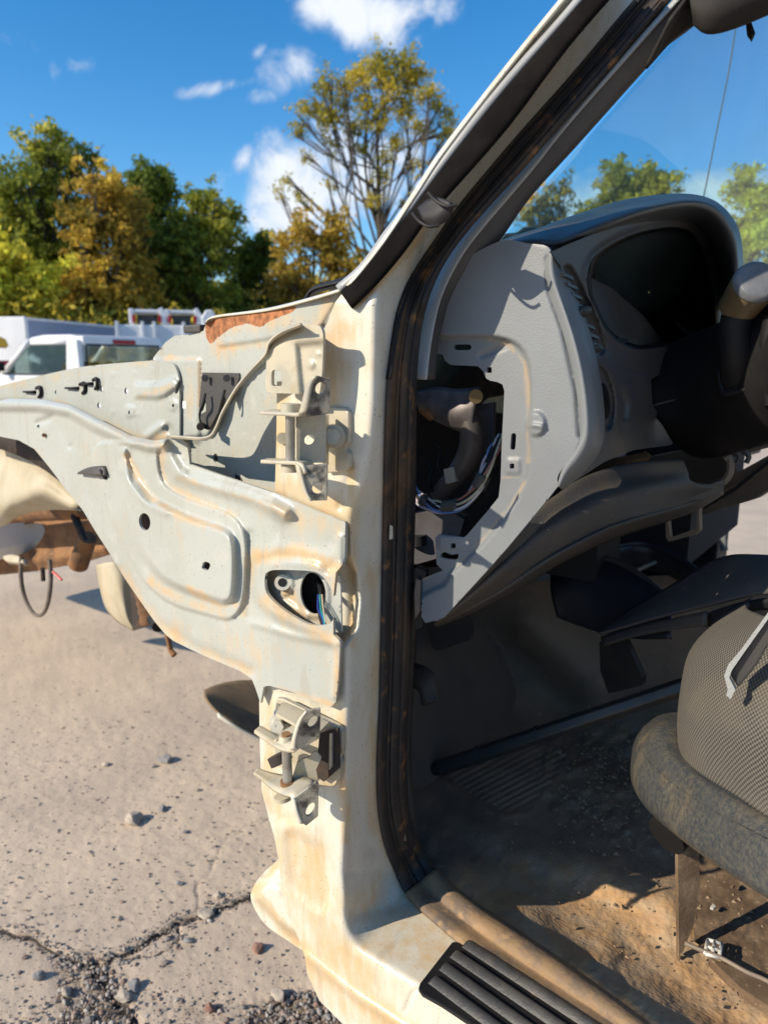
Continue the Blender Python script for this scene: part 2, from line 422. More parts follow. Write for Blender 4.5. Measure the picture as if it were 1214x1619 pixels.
mRust = mat('rusty_brown_steel', (.27, .13, .05), (.12, .06, .028), 12, rough=.85, bump=.5, bscale=120, c3=(.26, .15, .07), s3=22)
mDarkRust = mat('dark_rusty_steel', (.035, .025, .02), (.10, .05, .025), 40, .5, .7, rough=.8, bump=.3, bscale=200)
mRubber = mat('black_rubber', (.020, .019, .019), (.026, .023, .02), 30, .5, .75, rough=.55, spec=.3, bump=.12, bscale=300)
mSeal = mat('dusty_weatherstrip_rubber', (.030, .028, .028), (.10, .062, .036), 22, .46, .68, rough=.55, bump=.35, bscale=260, spec=.3, stretch=(1, 1, .3), c3=(.22, .11, .045), s3=48, lo3=.56, hi3=.72)
mSealDust = mat('mud_caked_weatherstrip', (.30, .19, .095), (.14, .11, .085), 25, .42, .62, rough=.8, bump=.6, bscale=180, c3=(.38, .24, .12), s3=50, lo3=.5, hi3=.7)
mTrimDark = mat('charcoal_pillar_trim', (.055, .052, .050), (.065, .06, .055), 20, rough=.55, bump=.35, bscale=700, voro=1)
mTrimGrey = mat('grey_grained_plastic', (.205, .218, .222), (.18, .19, .195), 7, rough=.46, speck=.12, bump=.2, bscale=900, voro=1, dirt=(.45, .35, .22), base_dirt=-.36)
mTrimLite = mat('light_grey_grained_plastic', (.36, .37, .36), (.33, .34, .33), 12, rough=.45, bump=.6, bscale=800, voro=1)
mDashTop = mat('dark_dash_pad_vinyl', (.060, .066, .072), (.052, .056, .06), 15, rough=.42, bump=.35, bscale=800, voro=1, c3=(.09, .085, .075), s3=9)
mDashDark = mat('dark_dash_plastic', (.085, .088, .094), (.095, .088, .08), 12, rough=.5, bump=.3, bscale=800, voro=1, c3=(.14, .115, .09), s3=14)
mBlack = mat('black_plastic', (.010, .010, .011), (.018, .016, .015), 15, rough=.55, spec=.25, bump=.15, bscale=500)
mVoid = mat('unlit_cavity_plastic', (.012, .012, .014), rough=.8)  # near-black base colour stands in for shade in holes and cavities
mKnee = mat('dusty_charcoal_plastic', (.050, .047, .044), (.075, .062, .048), 10, rough=.55, bump=.45, bscale=700, voro=1, c3=(.26, .20, .13), s3=170, lo3=.66, hi3=.74)
mFloor = mat('muddy_floor_mat', (.22, .16, .112), (.30, .21, .14), 7, .42, .62, rough=.72, bump=.9, bscale=260, voro=1, bump2=.5, b2scale=25, dirt=(.46, .33, .20), base_dirt=-.10)  # pale dirt colour also carries the brightness of the sunlit floor patch
mDirtFloor = mat('brown_dirt', (.12, .075, .042), (.20, .135, .08), 30, rough=.9, bump=.8, bscale=150, c3=(.30, .22, .14), s3=120, lo3=.6, hi3=.7)
mShield = mat('dusty_seat_plastic', (.038, .042, .047), (.05, .055, .058), 10, rough=.36, bump=.8, bscale=420, voro=1, dirt=(.17, .145, .10), base_dirt=.14, c3=(.085, .08, .066), s3=240, lo3=.35, hi3=.7)
mWhiteClip = mat('white_plastic', (.62, .60, .56), (.5, .46, .4), 60, rough=.45)
# ================================================================== the stripped truck
truck = thing('stripped_pickup_truck', 'stripped white pickup truck with door and fender removed, rust stained hinges and grey dashboard', 'truck', (-0.3, 1.3, 0.0))
# ---- door pillar, jamb and sill: one pressed panel
FY = [-60, 10, 105, 235, 300, 385, 440, 480, 560, 640, 700, 760, 800, 850, 1100, 1300, 1380, 1430, 1700]
FX = [950, 893, 806, 706, 662, 616, 600, 593, 592, 590, 585, 573, 557, 551, 549, 545, 541, 545, 545]
ZS = .688
def Yo(py): return .5+.085*np.clip((480-py)/480, 0, 1.2)
def Wt(px, py):
    px = np.asarray(px, float); py = np.asarray(py, float); r = ray(px, py)
    yo = Yo(py); fx = np.interp(py, FY, FX); rf = ray(fx, py); Xj = rf[..., 0]*yo/rf[..., 1]
    lim = np.interp(py, [-60, 480, 620, 1700], [.05, .055, .13, .16])
    Yj = Xj*r[..., 1]/r[..., 0]
    Yj = smin(Yj, yo+lim, .008)
    tj = Yj/r[..., 1]; to = yo/r[..., 1]
    ts = (ZS-H)/np.minimum(r[..., 2], -.05)
    inner = smin(tj, ts, .045)
    return smax(to, inner, .010)
def onW(px, py, off=0.0):
    r = ray(px, py); return C0+r*(Wt(px, py)[..., None]) - (r/np.linalg.norm(r, axis=-1)[..., None])*off
def offW(L, off): A = np.array([q[:2] for q in L], float); return onW(A[:, 0], A[:, 1], off)
WRc = [(1062, -60), (1005, 0), (908, 116), (814, 222), (728, 325), (697, 369), (660, 424), (640, 462), (626, 510), (613, 600), (608, 700), (604, 900), (600, 1100), (596, 1200), (597, 1270), (606, 1330), (625, 1380), (648, 1422), (700, 1470), (760, 1520), (830, 1568), (900, 1612), (990, 1668)]
SRc = [(1110, -60), (1052, 8), (900, 181), (833, 260), (739, 362), (700, 414), (676, 465), (664, 520), (658, 570), (657, 640), (657, 760), (653, 900), (650, 1000), (645, 1130), (641, 1200), (642, 1260), (650, 1310), (668, 1350), (690, 1380), (735, 1420), (800, 1462), (870, 1508), (950, 1565), (1090, 1668)]
SRi = [(x-9, y) if y < 1300 else (x-6, y+8) for x, y in SRc]
Wout = [(548, 455), (600, 388), (655, 306), (700, 238), (800, 108), (885, 3), (935, -60)] + SRi + \
       [(1000, 1700), (760, 1720), (600, 1660), (545, 1622), (505, 1582), (486, 1540), (482, 1512), (470, 1478), (448, 1430), (441, 1360), (433, 1320), (424, 1290), (414, 1250), (411, 1180), (410, 1110),
        (415, 1085), (428, 1040), (430, 980), (415, 930), (430, 850), (434, 800), (437, 700), (438, 603), (513, 601), (514, 520), (530, 478)]
def sillfade(p): return 0*p[:, 0]
emb = S([(455, 1318), (487, 1328), (512, 1345), (520, 1385), (522, 1420), (505, 1440), (478, 1420), (462, 1400), (455, 1360)])
W = relief('door_pillar', Wout, mCream, truck, Wt, step=4.2, thick=.004,
    feats=[plateau(emb, -.004, 20), bead([(486, 1512), (560, 1572), (640, 1625), (700, 1660)], .004, 7), bead([(540, 800), (549, 770), (556, 735)], -.003, 8),
           plateau([(395, 1090), (420, 1083), (500, 1108), (530, 1118), (540, 1160), (535, 1250), (500, 1300), (440, 1300), (400, 1240)], -.003, 16),
           bead([(560, 1440), (600, 1432), (650, 1428)], -.003, 14), bead([(640, 1600), (652, 1570), (664, 1562)], -.002, 3),
           plateau([(360, 790), (432, 784), (546, 832), (548, 880), (560, 905), (564, 950), (560, 992), (545, 1014), (533, 1020), (530, 1092), (518, 1102), (420, 1072), (380, 1072)], -.030, 13)],
    dirt=[bead([(441, 620), (441, 780)], .42, 14), bead([(455, 770), (540, 815)], .5, 26), bead([(556, 740), (556, 1020)], .45, 7), bead([(540, 1130), (546, 1330)], .36, 8), bead([(470, 1330), (500, 1480), (560, 1560)], .33, 42),
          bead([(590, 1440), (680, 1500)], .3, 45), bead([(520, 480), (530, 700)], .3, 25), bead([(590, 900), (590, 1300)], .22, 12), bead([(480, 1500), (540, 1570), (640, 1630)], .42, 26),
          bead([(597, 1150), (603, 1310), (645, 1412), (760, 1505)], .45, 14), bead([(690, 335), (650, 390), (600, 445), (565, 480)], .6, 6), bead([(423, 1110), (430, 1280)], .28, 12), bead([(505, 540), (545, 520)], .35, 22), bead([(470, 1420), (540, 1500)], .28, 30)],
    rust=[bead([(655, 372), (628, 405)], .32, 3)])
# lower front corner of the rocker behind the pillar
relief('rocker_end', S([(446, 1352), (437, 1362), (413, 1384), (397, 1412), (402, 1435), (420, 1462), (450, 1484), (484, 1504), (500, 1490), (480, 1400), (462, 1352)]), mCream, truck, bY(.525), step=5,
       feats=[plateau([(440, 1385), (415, 1402), (404, 1420), (440, 1460), (500, 1500), (520, 1420)], .012, 14), bead([(418, 1388), (445, 1404), (450, 1420)], -.004, 4)], dirt=[bead([(440, 1365), (405, 1410), (470, 1490)], .55, 9)], thick=.03)
# outer rocker closing panel under the sill (carries the pillar down)
V, Fc = loftVF([[(486, 1520, .503), (560, 1590, .503), (640, 1650, .503), (760, 1740, .503)], [(484, 1545, .53), (530, 1612, .53), (640, 1700, .53), (760, 1790, .53)]], 20, 2)
# ---- door-opening weatherstrip
def sealcurves(w0, off):
    out = []
    A = cr_(np.array(WRc, float), 120); B = cr_(np.array(SRc, float), 120)
    # pair by nearest
    Bd = cr_(np.array(SRc, float), 900); prs = []
    j = 0
    for a in A:
        d = np.hypot(*(Bd[j:j+60]-a).T); j = j+int(d.argmin()); prs.append(Bd[j])
    prs = np.array(prs)
    k = np.ones(9)/9
    for c in (0, 1): prs[4:-4, c] = np.convolve(prs[:, c], k, 'valid')
    return A, prs
sA, sB = sealcurves(0, 0)
def sealstrip(name, u0, u1, i0, i1, prof, m, label=None, parent=None, wob=0):
    cs = []
    for k, (u, h) in enumerate(prof):
        uu = u0+(u1-u0)*u; q = sA[i0:i1]*(1-uu)+sB[i0:i1]*uu
        hh = h+wob*(fbm(np.arange(len(q))*.9+k*9, np.full(len(q), k*3.3), 3)-.5)
        r = ray(q[:, 0], q[:, 1]); cs.append(C0+r*Wt(q[:, 0], q[:, 1])[:, None]-(r/np.linalg.norm(r, axis=1)[:, None])*np.asarray(hh)[..., None])
    return loft(name, cs, m, parent or truck, nu=max(60, (i1-i0)*2), nv=2, solid=.0015, label=label)
lobe = [(0, .000), (.03, .006), (.14, .0095), (.27, .008), (.32, .004), (.38, .0065), (.42, .003), (.47, .007), (.60, .0105), (.70, .011), (.73, .0085), (.80, .0115), (.93, .009), (1.0, .003)]
JN = int(np.argmin(np.hypot(*(sA-np.array([640, 1408])).T)))
seal = sealstrip('weatherstrip', 0, 1, 0, JN+1, lobe, mSeal, wob=.0016)
lobe2 = [(0, .002), (.05, .010), (.25, .0125), (.40, .009), (.52, .008), (.60, .014), (.78, .019), (.93, .016), (1.0, .004), (1.04, -.03)]
sill_seal = sealstrip('sill_weatherstrip', 0, 1, JN, 120, lobe2, mSealDust, label='mud caked lower run of the weatherstrip', wob=.004)
tube('seal_crease', offW([tuple(q) for q in (sA*.66+sB*.34)[30:JN]], .0045), .0010, mRubber, seal, 6)
slab('sticker_scrap', offW([(617, 830), (621, 832), (621, 852), (616, 853)], .016), .0006, mCream, seal)
# sponge ribs on the inner lip of the sill seal
for i in range(JN-4, JN+26):
    a = sA[i]*.18+sB[i]*.82; b = sA[i]*.02+sB[i]*.98
    if i % 2 == 0: pass
mMould = mat('matte_black_moulding', (.009, .008, .008), (.015, .013, .012), 15, rough=.8, spec=0.0, bump=.1, bscale=300)
mShadePaint = mat('paint_with_grey_shade', (.36, .36, .35), (.30, .30, .29), 8, rough=.4)  # grey base colour carries the shade on the painted pillar strip
# ---- A pillar mouldings
ML = [(539, 463), (580, 425), (620, 372), (650, 335), (676, 300), (723, 238), (800, 142), (900, 27), (970, -55)]
MR = [(556, 487), (600, 443), (640, 395), (667, 357), (690, 331), (708, 308), (802, 200), (900, 70), (1005, -50)]
def mY(py): return float(Yo(np.array(py)))
def mc(u, off, L=ML, Rr=MR, i0=0, i1=99):
    a = cr_(np.array(L[i0:i1], float), 60); b = cr_(np.array(Rr[i0:i1], float), 60); q = a*(1-u)+b*u; return PY(q[:, 0], q[:, 1], Yo(q[:, 1])-off)
loft('pillar_moulding', [mc(0, .001), mc(.0, .006), mc(.08, .009), mc(.3, .0095), mc(.6, .009), mc(.9, .007), mc(1, .003), mc(1, -.006)], mMould, truck, nu=60, nv=2)
loft('drip_edge', [mc(-.42, -.004), mc(-.40, .004), mc(-.2, .006), mc(0, .002)], mShadePaint, truck, nu=60, nv=2, label='pale painted edge strip of the windshield pillar')
def silh(off, d): 
    q = cr_(np.array([(548, 452), (600, 386), (655, 304), (700, 236), (800, 106), (885, 1), (935, -60)], float), 50); return PY(q[:, 0]+d, q[:, 1], Yo(q[:, 1])-off)
loft('pillar_edge_flange', [silh(-.03, 2), silh(.0, -1), silh(.006, 1), silh(.008, 6)], mCream, truck, nu=50, nv=3, label='bright white outer edge of the windshield pillar')
# moulding clip at mid pillar
loft('moulding_clip', [[(662, 330, .517), (676, 318, .515), (690, 312, .514)], [(668, 345, .512), (688, 340, .510), (716, 322, .510)], [(676, 356, .514), (690, 357, .512), (712, 345, .514)]], mRubber, truck, nu=12, nv=5, solid=.004)
tube('clip_lip', [(677, 305, .507), (690, 318, .503), (706, 326, .503), (722, 324, .506)], .0014, mBlack, truck, 8, 16)
tube('clip_lip', [(652, 337, .507), (663, 350, .502), (678, 358, .502), (694, 356, .505)], .0014, mBlack, truck, 8, 16)
loft('pillar_gap_seal', [offW([(1062, -62), (1003, 0), (906, 116), (812, 222), (726, 325), (695, 369), (658, 424), (638, 462), (624, 510), (611, 600)], .001), offW([(1070, -62), (1012, 0), (916, 118), (822, 224), (736, 326), (704, 372), (667, 427), (646, 464), (631, 512), (617, 600)], .012)], mBlack, truck, nu=60, nv=2)
# ---- inner pillar trim
TL = [(1128, -60), (1060, 6), (900, 183), (833, 262), (741, 362), (703, 416), (679, 467), (665, 522), (657, 560), (652, 600)]
TM = [(1133, -60), (1065, 8), (905, 187), (840, 268), (752, 372), (716, 426), (694, 476), (683, 524), (677, 562), (673, 600)]
TR = [(1195, -60), (1150, -10), (1076, 52), (1040, 82), (900, 238), (833, 313), (786, 379), (739, 429), (711, 470), (699, 505), (690, 545), (686, 600)]
def tc_(L, Ya, Yb): q = cr_(np.array(L, float), 60); return PY(q[:, 0], q[:, 1], np.interp(q[:, 1], [-60, 600], [Ya, Yb]))
loft('pillar_trim', [tc_(TL, .645, .578), tc_([(x+2, y) for x, y in TL], .638, .572), tc_(TM, .634, .566), tc_(TM, .635, .567), tc_(TR, .65, .578), tc_(TR, .67, .59)], mTrimDark, truck, nu=60, nv=3)
loft('trim_edge', [tc_([(x-1, y) for x, y in TL], .640, .574), tc_([(x+1, y) for x, y in TL], .634, .568), tc_([(x*.97+.03*TL[i][0], y) for i, (x, y) in enumerate(TM)], .631, .5635), tc_(TM, .633, .565)], mTrimLite, truck, nu=60, nv=2, label='light grey front face of the pillar trim')
# ---- cowl and upper apron
band = lambda l, h, w_=6: bead(l, h, w_)
B1o = [(236, 574), (262, 541), (276, 531), (306, 528), (322, 523), (326, 511), (342, 503), (400, 496), (430, 492), (480, 479), (532, 464), (549, 455), (552, 470), (530, 490), (516, 523), (515, 560), (516, 606), (440, 606), (440, 784), (380, 768), (296, 742), (284, 700), (262, 700), (236, 690)]
relief('cowl_side_panel', B1o, mGrey, truck, bY(.519, -.20), step=4.2,
    feats=[plateau([(295, 800), (295, 692), (330, 690), (352, 650), (372, 618), (400, 588), (425, 566), (445, 560), (445, 800)], -.010, 6),
           plateau([(340, 500), (345, 548), (400, 540), (470, 528), (512, 515), (560, 470), (540, 450), (430, 480)], .004, 4),
           plateau([(230, 568), (316, 567), (316, 700), (230, 700)], .004, 4), bead([(540, 466), (510, 517)], -.004, 3)],
    dirt=[band([(345, 520), (480, 505)], .35, 16), band([(262, 566), (316, 567), (316, 640)], .5, 5), band([(300, 585), (300, 660)], .35, 8), band([(350, 550), (420, 545)], .4, 8), band([(520, 480), (500, 520)], .5, 12), band([(330, 520), (350, 560)], .3, 14), band([(300, 740), (430, 775)], .3, 5), band([(440, 610), (420, 640)], .3, 8)],
    rust=[plateau([(324, 505), (350, 496), (474, 482), (462, 495), (430, 506), (412, 519), (392, 512), (366, 518), (348, 532), (334, 545), (326, 535)], .8, 7)], holes=[oval(341, 724, 4, 7, 12), rect(290, 640, 8, 12, 1)], thick=.003)
loft('cowl_top_flange', [[(325, 512, .575), (340, 503, .573), (430, 491, .556), (532, 463, .527), (550, 452, .521)], [(325, 511, .570), (341, 500, .568), (430, 488, .55), (533, 460, .521), (550, 449, .515)], [(335, 508, .64), (345, 501, .64), (433, 486, .63), (536, 458, .60), (560, 447, .60)]], mCream, truck, nu=40, nv=2, label='sunlit white top flange of the cowl')
# rear cowl black cover seen over the flange
loft('cowl_cover', [[(484, 474, .62), (492, 460, .62), (515, 452, .62), (545, 446, .62), (580, 440, .62)], [(484, 470, .70), (495, 457, .7), (515, 449, .7), (545, 441, .70), (600, 420, .7)], [(490, 474, .8), (500, 462, .85), (530, 455, .9), (570, 452, .9), (620, 430, .9)]], mBlack, truck, nu=24, nv=4, solid=.004)
box('grey_pad', *(lambda a, b: (min(a[0], b[0]), max(a[0], b[0]), .575, .60, min(a[2], b[2]), max(a[2], b[2])))(PY(295, 527, .58), PY(321, 513, .58)), mKnee, truck, .002, label='small dirty foam pad on the cowl edge')
# long upper apron
def aY(py0, kx=-.235): return bY(py0, kx)
B3o = S([(-60, 622), (0, 610), (60, 595), (130, 580), (200, 573), (240, 570), (240, 570), (262, 572), (276, 578), (283, 600), (284, 640), (284, 690), (284, 700), (200, 700), (100, 655), (0, 655), (-60, 660)])
relief('inner_fender_apron', B3o, mGrey, truck, aY(.498), step=4.2,
    feats=[plateau([(-80, 628), (70, 634), (110, 642), (160, 667), (205, 690), (240, 697), (290, 695), (290, 760), (-80, 760)], -.004, 8),
           plateau([(214, 608), (255, 606), (276, 597), (281, 605), (279, 612), (262, 625), (250, 630), (214, 628)], .007, 8), bead([(232, 690), (263, 668)], .006, 6), bead([(263, 668), (272, 690)], -.006, 6),
           plateau(oval(205, 650, 8, 10), .003, 3), plateau(oval(273, 640, 8, 10), .003, 3)] + [plateau(oval(x, y, 3, 4), .0015, 2) for x, y in ((178, 592), (212, 590), (240, 585), (178, 651), (219, 655), (186, 614))],
    dirt=[band([(0, 640), (90, 640), (150, 665), (230, 694), (262, 690)], .42, 8), band([(215, 630), (280, 606)], .35, 6), band([(0, 612), (240, 572)], .25, 6)],
    holes=[oval(200, 618, 3, 5, 10), oval(161, 615, 2.6, 5, 10), oval(157, 641, 3, 4.5, 10), oval(89, 620, 2, 3, 8), oval(205, 652, 2, 3, 8), oval(274, 641, 2, 3, 8), oval(281, 612, 4, 11, 12, 15)], thick=.003)
# main wheel-side panel
B4o = [(-60, 640), (0, 634), (15, 630), (70, 632), (112, 641), (160, 666), (205, 689), (240, 697), (262, 694), (286, 692), (296, 702), (299, 722), (300, 734), (345, 750), (432, 779), (500, 808), (546, 826), (545, 880), (541, 893), (531, 905), (527, 945), (527, 1003), (538, 1015), (535, 1075), (531, 1110), (522, 1118), (500, 1109), (455, 1092), (425, 1084), (417, 1086), (412, 1112), (404, 1088), (398, 1073), (380, 1061), (335, 1042), (300, 1026), (274, 1013), (262, 1003), (245, 983), (222, 950), (200, 918), (172, 872), (150, 838), (131, 806), (108, 778), (78, 738), (55, 710), (30, 696), (0, 690), (-60, 686)]
sub = S([(258, 703), (250, 712), (252, 745), (262, 768), (290, 786), (330, 800), (362, 812), (380, 830), (389, 855), (389, 900), (384, 950), (372, 973), (356, 979), (320, 970), (280, 958), (250, 940), (225, 915), (205, 880), (185, 840), (165, 790), (150, 740), (160, 700)])
bossp = S([(196, 712), (208, 740), (236, 780), (262, 800), (310, 822), (352, 836), (368, 852), (372, 890), (369, 940), (358, 952), (342, 950), (300, 936), (262, 918), (235, 890), (215, 850), (200, 790)])
sbead = [(262, 700), (268, 724), (282, 748), (316, 762), (360, 774), (402, 786), (432, 802), (450, 812)]
relief('wheelhouse_side_panel', B4o, mGrey, truck, (lambda px, py: (.4905+np.maximum(0, 430-px)*.000235)/ray(px, py)[:, 1]), step=3.4,
    feats=[plateau([(-80, 628), (70, 634), (110, 642), (160, 667), (205, 690), (240, 697), (262, 696), (262, 712), (235, 712), (195, 700), (150, 680), (110, 656), (60, 648), (-80, 646)], .012, 13),
           plateau(sub, .006, 4), plateau(bossp, .014, 13), bead([(200, 725), (214, 760), (240, 790)], -.009, 8), bead([(196, 745), (225, 790), (262, 812)], .003, 6), bead(sbead, .012, 11), bead([(300, 742), (300, 752), (345, 768), (425, 792)], -.003, 5),
           bead([(62, 668), (86, 660), (112, 705)], -.005, 5), bead([(88, 662), (110, 700)], .004, 4), bead([(190, 905), (250, 985), (300, 1020), (395, 1062)], -.004, 10),
           plateau(S([(405, 905), (420, 890), (450, 884), (500, 890), (520, 905), (545, 900), (545, 1030), (520, 1015), (460, 990), (420, 965), (403, 940)]), .006, 16),
           bead([(395, 880), (440, 868), (520, 885)], .003, 14), bead([(400, 985), (460, 1003), (530, 1018)], .003, 6), bead([(537, 850), (536, 1010), (530, 1100)], .003, 6), bead([(395, 845), (395, 975)], -.004, 7)],
    dirt=[band([(256, 705), (256, 745), (270, 770), (320, 795), (370, 815)], .42, 8), band([(250, 700), (205, 692), (160, 670)], .35, 8), band([(200, 720), (235, 785), (290, 818), (350, 836)], .55, 7), band([(300, 930), (350, 958), (372, 955)], .5, 8),
          band([(240, 920), (300, 955), (360, 972)], .4, 10), band([(420, 800), (540, 840)], .3, 20), band([(410, 880), (470, 872), (530, 900)], .6, 14), band([(395, 1060), (300, 1020), (250, 985), (190, 900)], .42, 12), band([(420, 950), (520, 1010)], .4, 12),
          band([(440, 1090), (525, 1115)], .45, 8), band([(70, 740), (50, 715), (0, 700)], .5, 9), band([(532, 900), (532, 1100)], .35, 8), band([(400, 880), (385, 970)], .35, 9), band([(300, 990), (420, 1040)], .24, 30), band([(283, 755), (330, 772), (430, 800)], .3, 5)],
    rust=[bead([(362, 808), (372, 816)], .34, 5), bead([(0, 700), (60, 706)], .3, 5)],
    holes=[oval(229, 825, 9, 14, 18, -8), rect(326, 895, 12, 13, 4, 20), S([(419, 912), (424, 904), (440, 901), (490, 903), (508, 910), (522, 928), (529, 952), (527, 978), (517, 987), (492, 988), (466, 976), (438, 956), (421, 936)]), oval(61, 668+6, 2.2, 3, 8)], thick=.0035)
mDeepHole = mVoid
# shelf behind the triangular opening
relief('opening_back_plate', [(408, 893), (500, 893), (538, 910), (540, 1000), (500, 1002), (460, 992), (410, 960)], mGrey, truck, bY(.505), step=4, holes=[oval(495, 938, 20, 33, 26, -6)], feats=[plateau(oval(447, 923, 17, 20), .003, 4), plateau(oval(447, 920, 8, 9), -.003, 3), plateau(oval(495, 938, 26, 40, 24, -6), .003, 5), bead([(440, 945), (485, 975)], .004, 5)],
       dirt=[band([(430, 905), (470, 960), (520, 990)], .5, 12)], thick=.002)
slab('round_hole_shade_disc', [(x, y, .5235) for x, y in oval(496, 938, 25, 38, 26, -6)], .004, mVoid, truck)  # black disc stands in for the shade inside the round hole
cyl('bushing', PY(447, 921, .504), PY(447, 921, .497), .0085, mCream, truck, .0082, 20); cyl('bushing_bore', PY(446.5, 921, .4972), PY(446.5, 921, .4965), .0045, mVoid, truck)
box('pillar_void', -.62, -.46, .545, .60, .98, 1.10, mVoid, truck, label='black box standing in for shade behind the round pillar hole')
tw = [(501, 912, .53), (508, 935, .508), (505, 955, .500), (508, 975, .494), (513, 992, .488)]
wh = tube('cut_wire_bundle', tw, .0028, mBlack, truck, 8, 24)
for i, c in enumerate(((.02, .05, .3), (.02, .3, .28), (.5, .42, .3))):
    m = mat(['blue', 'teal', 'tan'][i]+'_wire_insulation', c, rough=.4)
    tube('wire', [(503+3*i, 940, .503), (503+4*i, 962, .494), (510+2*i, 978, .490), (513+i, 996-6*i, .485)], .0008, m, wh, 6, 14)
# holes need dark behind: wheel-side backing wall
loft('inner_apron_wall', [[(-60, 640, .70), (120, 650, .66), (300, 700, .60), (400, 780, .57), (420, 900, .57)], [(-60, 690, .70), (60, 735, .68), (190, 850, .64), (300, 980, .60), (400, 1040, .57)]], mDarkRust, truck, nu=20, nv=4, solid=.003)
# clips in the apron
for (x, y, s) in ((38, 620, 1.0), (104, 614, 1.15), (130, 607, .9)):
    k = .494+(607-x)*.000235
    c = loft('push_clip', [[(x, y+1, k), (x+12*s, y+1, k-.005), (x+24*s, y+3, k+.004)], [(x, y-2, k), (x+12*s, y-2, k-.006), (x+24*s, y-3, k+.004)]], mBlack, truck, 8, 3, .003)
    tube('clip_hook', [(x+20*s, y-6, k-.004), (x+26*s, y-8, k-.006), (x+27*s, y+3, k-.006), (x+24*s, y+8, k-.003)], .0028, mBlack, c, 8, 14)
c = loft('harness_clip', [[(125, 747, .556), (138, 741, .55), (150, 738, .546), (168, 737, .546)], [(126, 750, .556), (140, 750, .546), (152, 753, .541), (169, 752, .541)]], mKnee, truck, 10, 4, .004)
tube('clip_stem', [(160, 741, .547), (163, 748, .541), (168, 756, .546)], .003, mBlack, c, 8, 8)
cyl('drain_plug', PY(71, 688, .58), PY(70, 688, .57), .003, mRust, truck)
# black plastic double-finger retainer
Y0 = .5625
rt = slab('plastic_retainer', [(320, 589, Y0), (378, 590, Y0), (379, 596, Y0), (361, 640, Y0), (353, 620, Y0), (345, 652, Y0), (330, 680, Y0), (320, 677, Y0), (318, 655, Y0), (326, 650, Y0), (325, 622, Y0), (316, 650, Y0), (315, 640, Y0)], .005, mKnee, truck)
for x in (324.5, 359): cyl('rivet', PY(x, 598, .558), PY(x, 598, .5555), .0042, mKnee, rt)
tube('latch_finger', [(325, 622, .556), (321, 640, .553), (316, 655, .555), (318, 672, .555)], .0016, mBlack, rt, 6, 14)
tube('latch_finger', [(356, 616, .556), (351, 636, .553), (352, 642, .555)], .0016, mBlack, rt, 6, 10)
cyl('retainer_bolt', PY(318, 673, .560), PY(317, 675, .548), .0045, mDarkRust, rt)
# ---- curved fender bracket with square hole
plate = S([(424, 545), (436, 533), (452, 524), (474, 514), (500, 514), (508, 519), (511, 535), (510, 575), (508, 600), (505, 622), (500, 623), (430, 621), (422, 616), (420, 606), (421, 575)])
fb = relief('fender_bracket', plate, mHinge, truck, bY(.466), step=4, feats=[plateau([(470, 545), (520, 540), (520, 630), (478, 630)], -.005, 12), plateau(oval(493, 577, 5, 6), .002, 3), bead([(424, 545), (474, 514)], -.004, 5)] + [plateau(oval(503, 560, 3.4, 4.4), .0012, 2)],
            holes=[rect(438, 598, 17, 27, 4)], dirt=[band([(430, 540), (500, 520), (506, 610)], .5, 12), band([(430, 610), (480, 615)], .4, 8), band([(470, 545), (475, 600)], .35, 10)], thick=.003)
loft('hole_liner', [[q+(.466,) for q in rect(438, 598, 17, 27, 4)], [q+(.482,) for q in rect(441, 597, 16, 26, 4)]], mHinge, fb, 24, 1, .001, closed_u=True)
arm = [(476, 512), (452, 521), (436, 530), (424, 543), (419, 560), (398, 583), (374, 612), (352, 650), (342, 674), (333, 688), (318, 692), (298, 691), (262, 688)]
def armc(Y, dx=0, dy=0): return [(x+dx, y+dy, Y+.0003*(420-x)*.6) for x, y in arm]
loft('bracket_arm', [armc(.462), armc(.4635, 1, 1.5), armc(.466, 1, 3), armc(.49), armc(.515)], mHinge, fb, nu=70, nv=2, solid=.0018)
# ---- upper hinge
hz = thing  # (hinges are parts of the truck, so meshes under it)
def pole(name, P, r, m, parent, n=14): return cyl(name, pt(P[0]), pt(P[1]), r, m, parent, n=n)
uh = slab('door_hinge', [(468, 652, .445), (516, 656, .465), (516, 732, .465), (468, 732, .445)], .003, mHinge, truck, holes=[[q+(.455-.0000,) for q in oval(489, 695, 9, 8)]], label='upper door hinge between pillar and bracket')
bevel(uh, .0008)
bp = slab('hinge_base', [(q[0], q[1], .4945) for q in [(514, 648), (520, 643), (545, 645), (551, 652), (552, 700), (547, 704), (546, 712), (552, 717), (551, 738), (545, 746), (516, 748), (514, 740)]], .007, mHinge, uh); bevel(bp, .0015, 3)
slab('base_fold', [(514, 660, .466), (520, 655, .488), (520, 735, .488), (514, 732, .466)], .003, mHinge, uh)
cyl('bolt', PY(527, 690, .490), PY(525, 690, .472), .0075, mHinge, uh, n=6); cyl('washer', PY(528, 690, .4905), PY(528, 690, .4855), .0115, mHinge, uh, .0105)
cyl('bolt', PY(447, 693, .4995), PY(447, 693, .494), .0058, mHinge, uh, n=16)
pole('hinge_pin', [(459, 650, .437), (459, 738, .437)], .0042, mZinc, uh)
for y0, y1, r in ((638, 651, .0085), (734, 745, .0085)): pole('pin_head', [(460, y0, .440), (460, y1, .440)], r, mHinge, uh, 18)
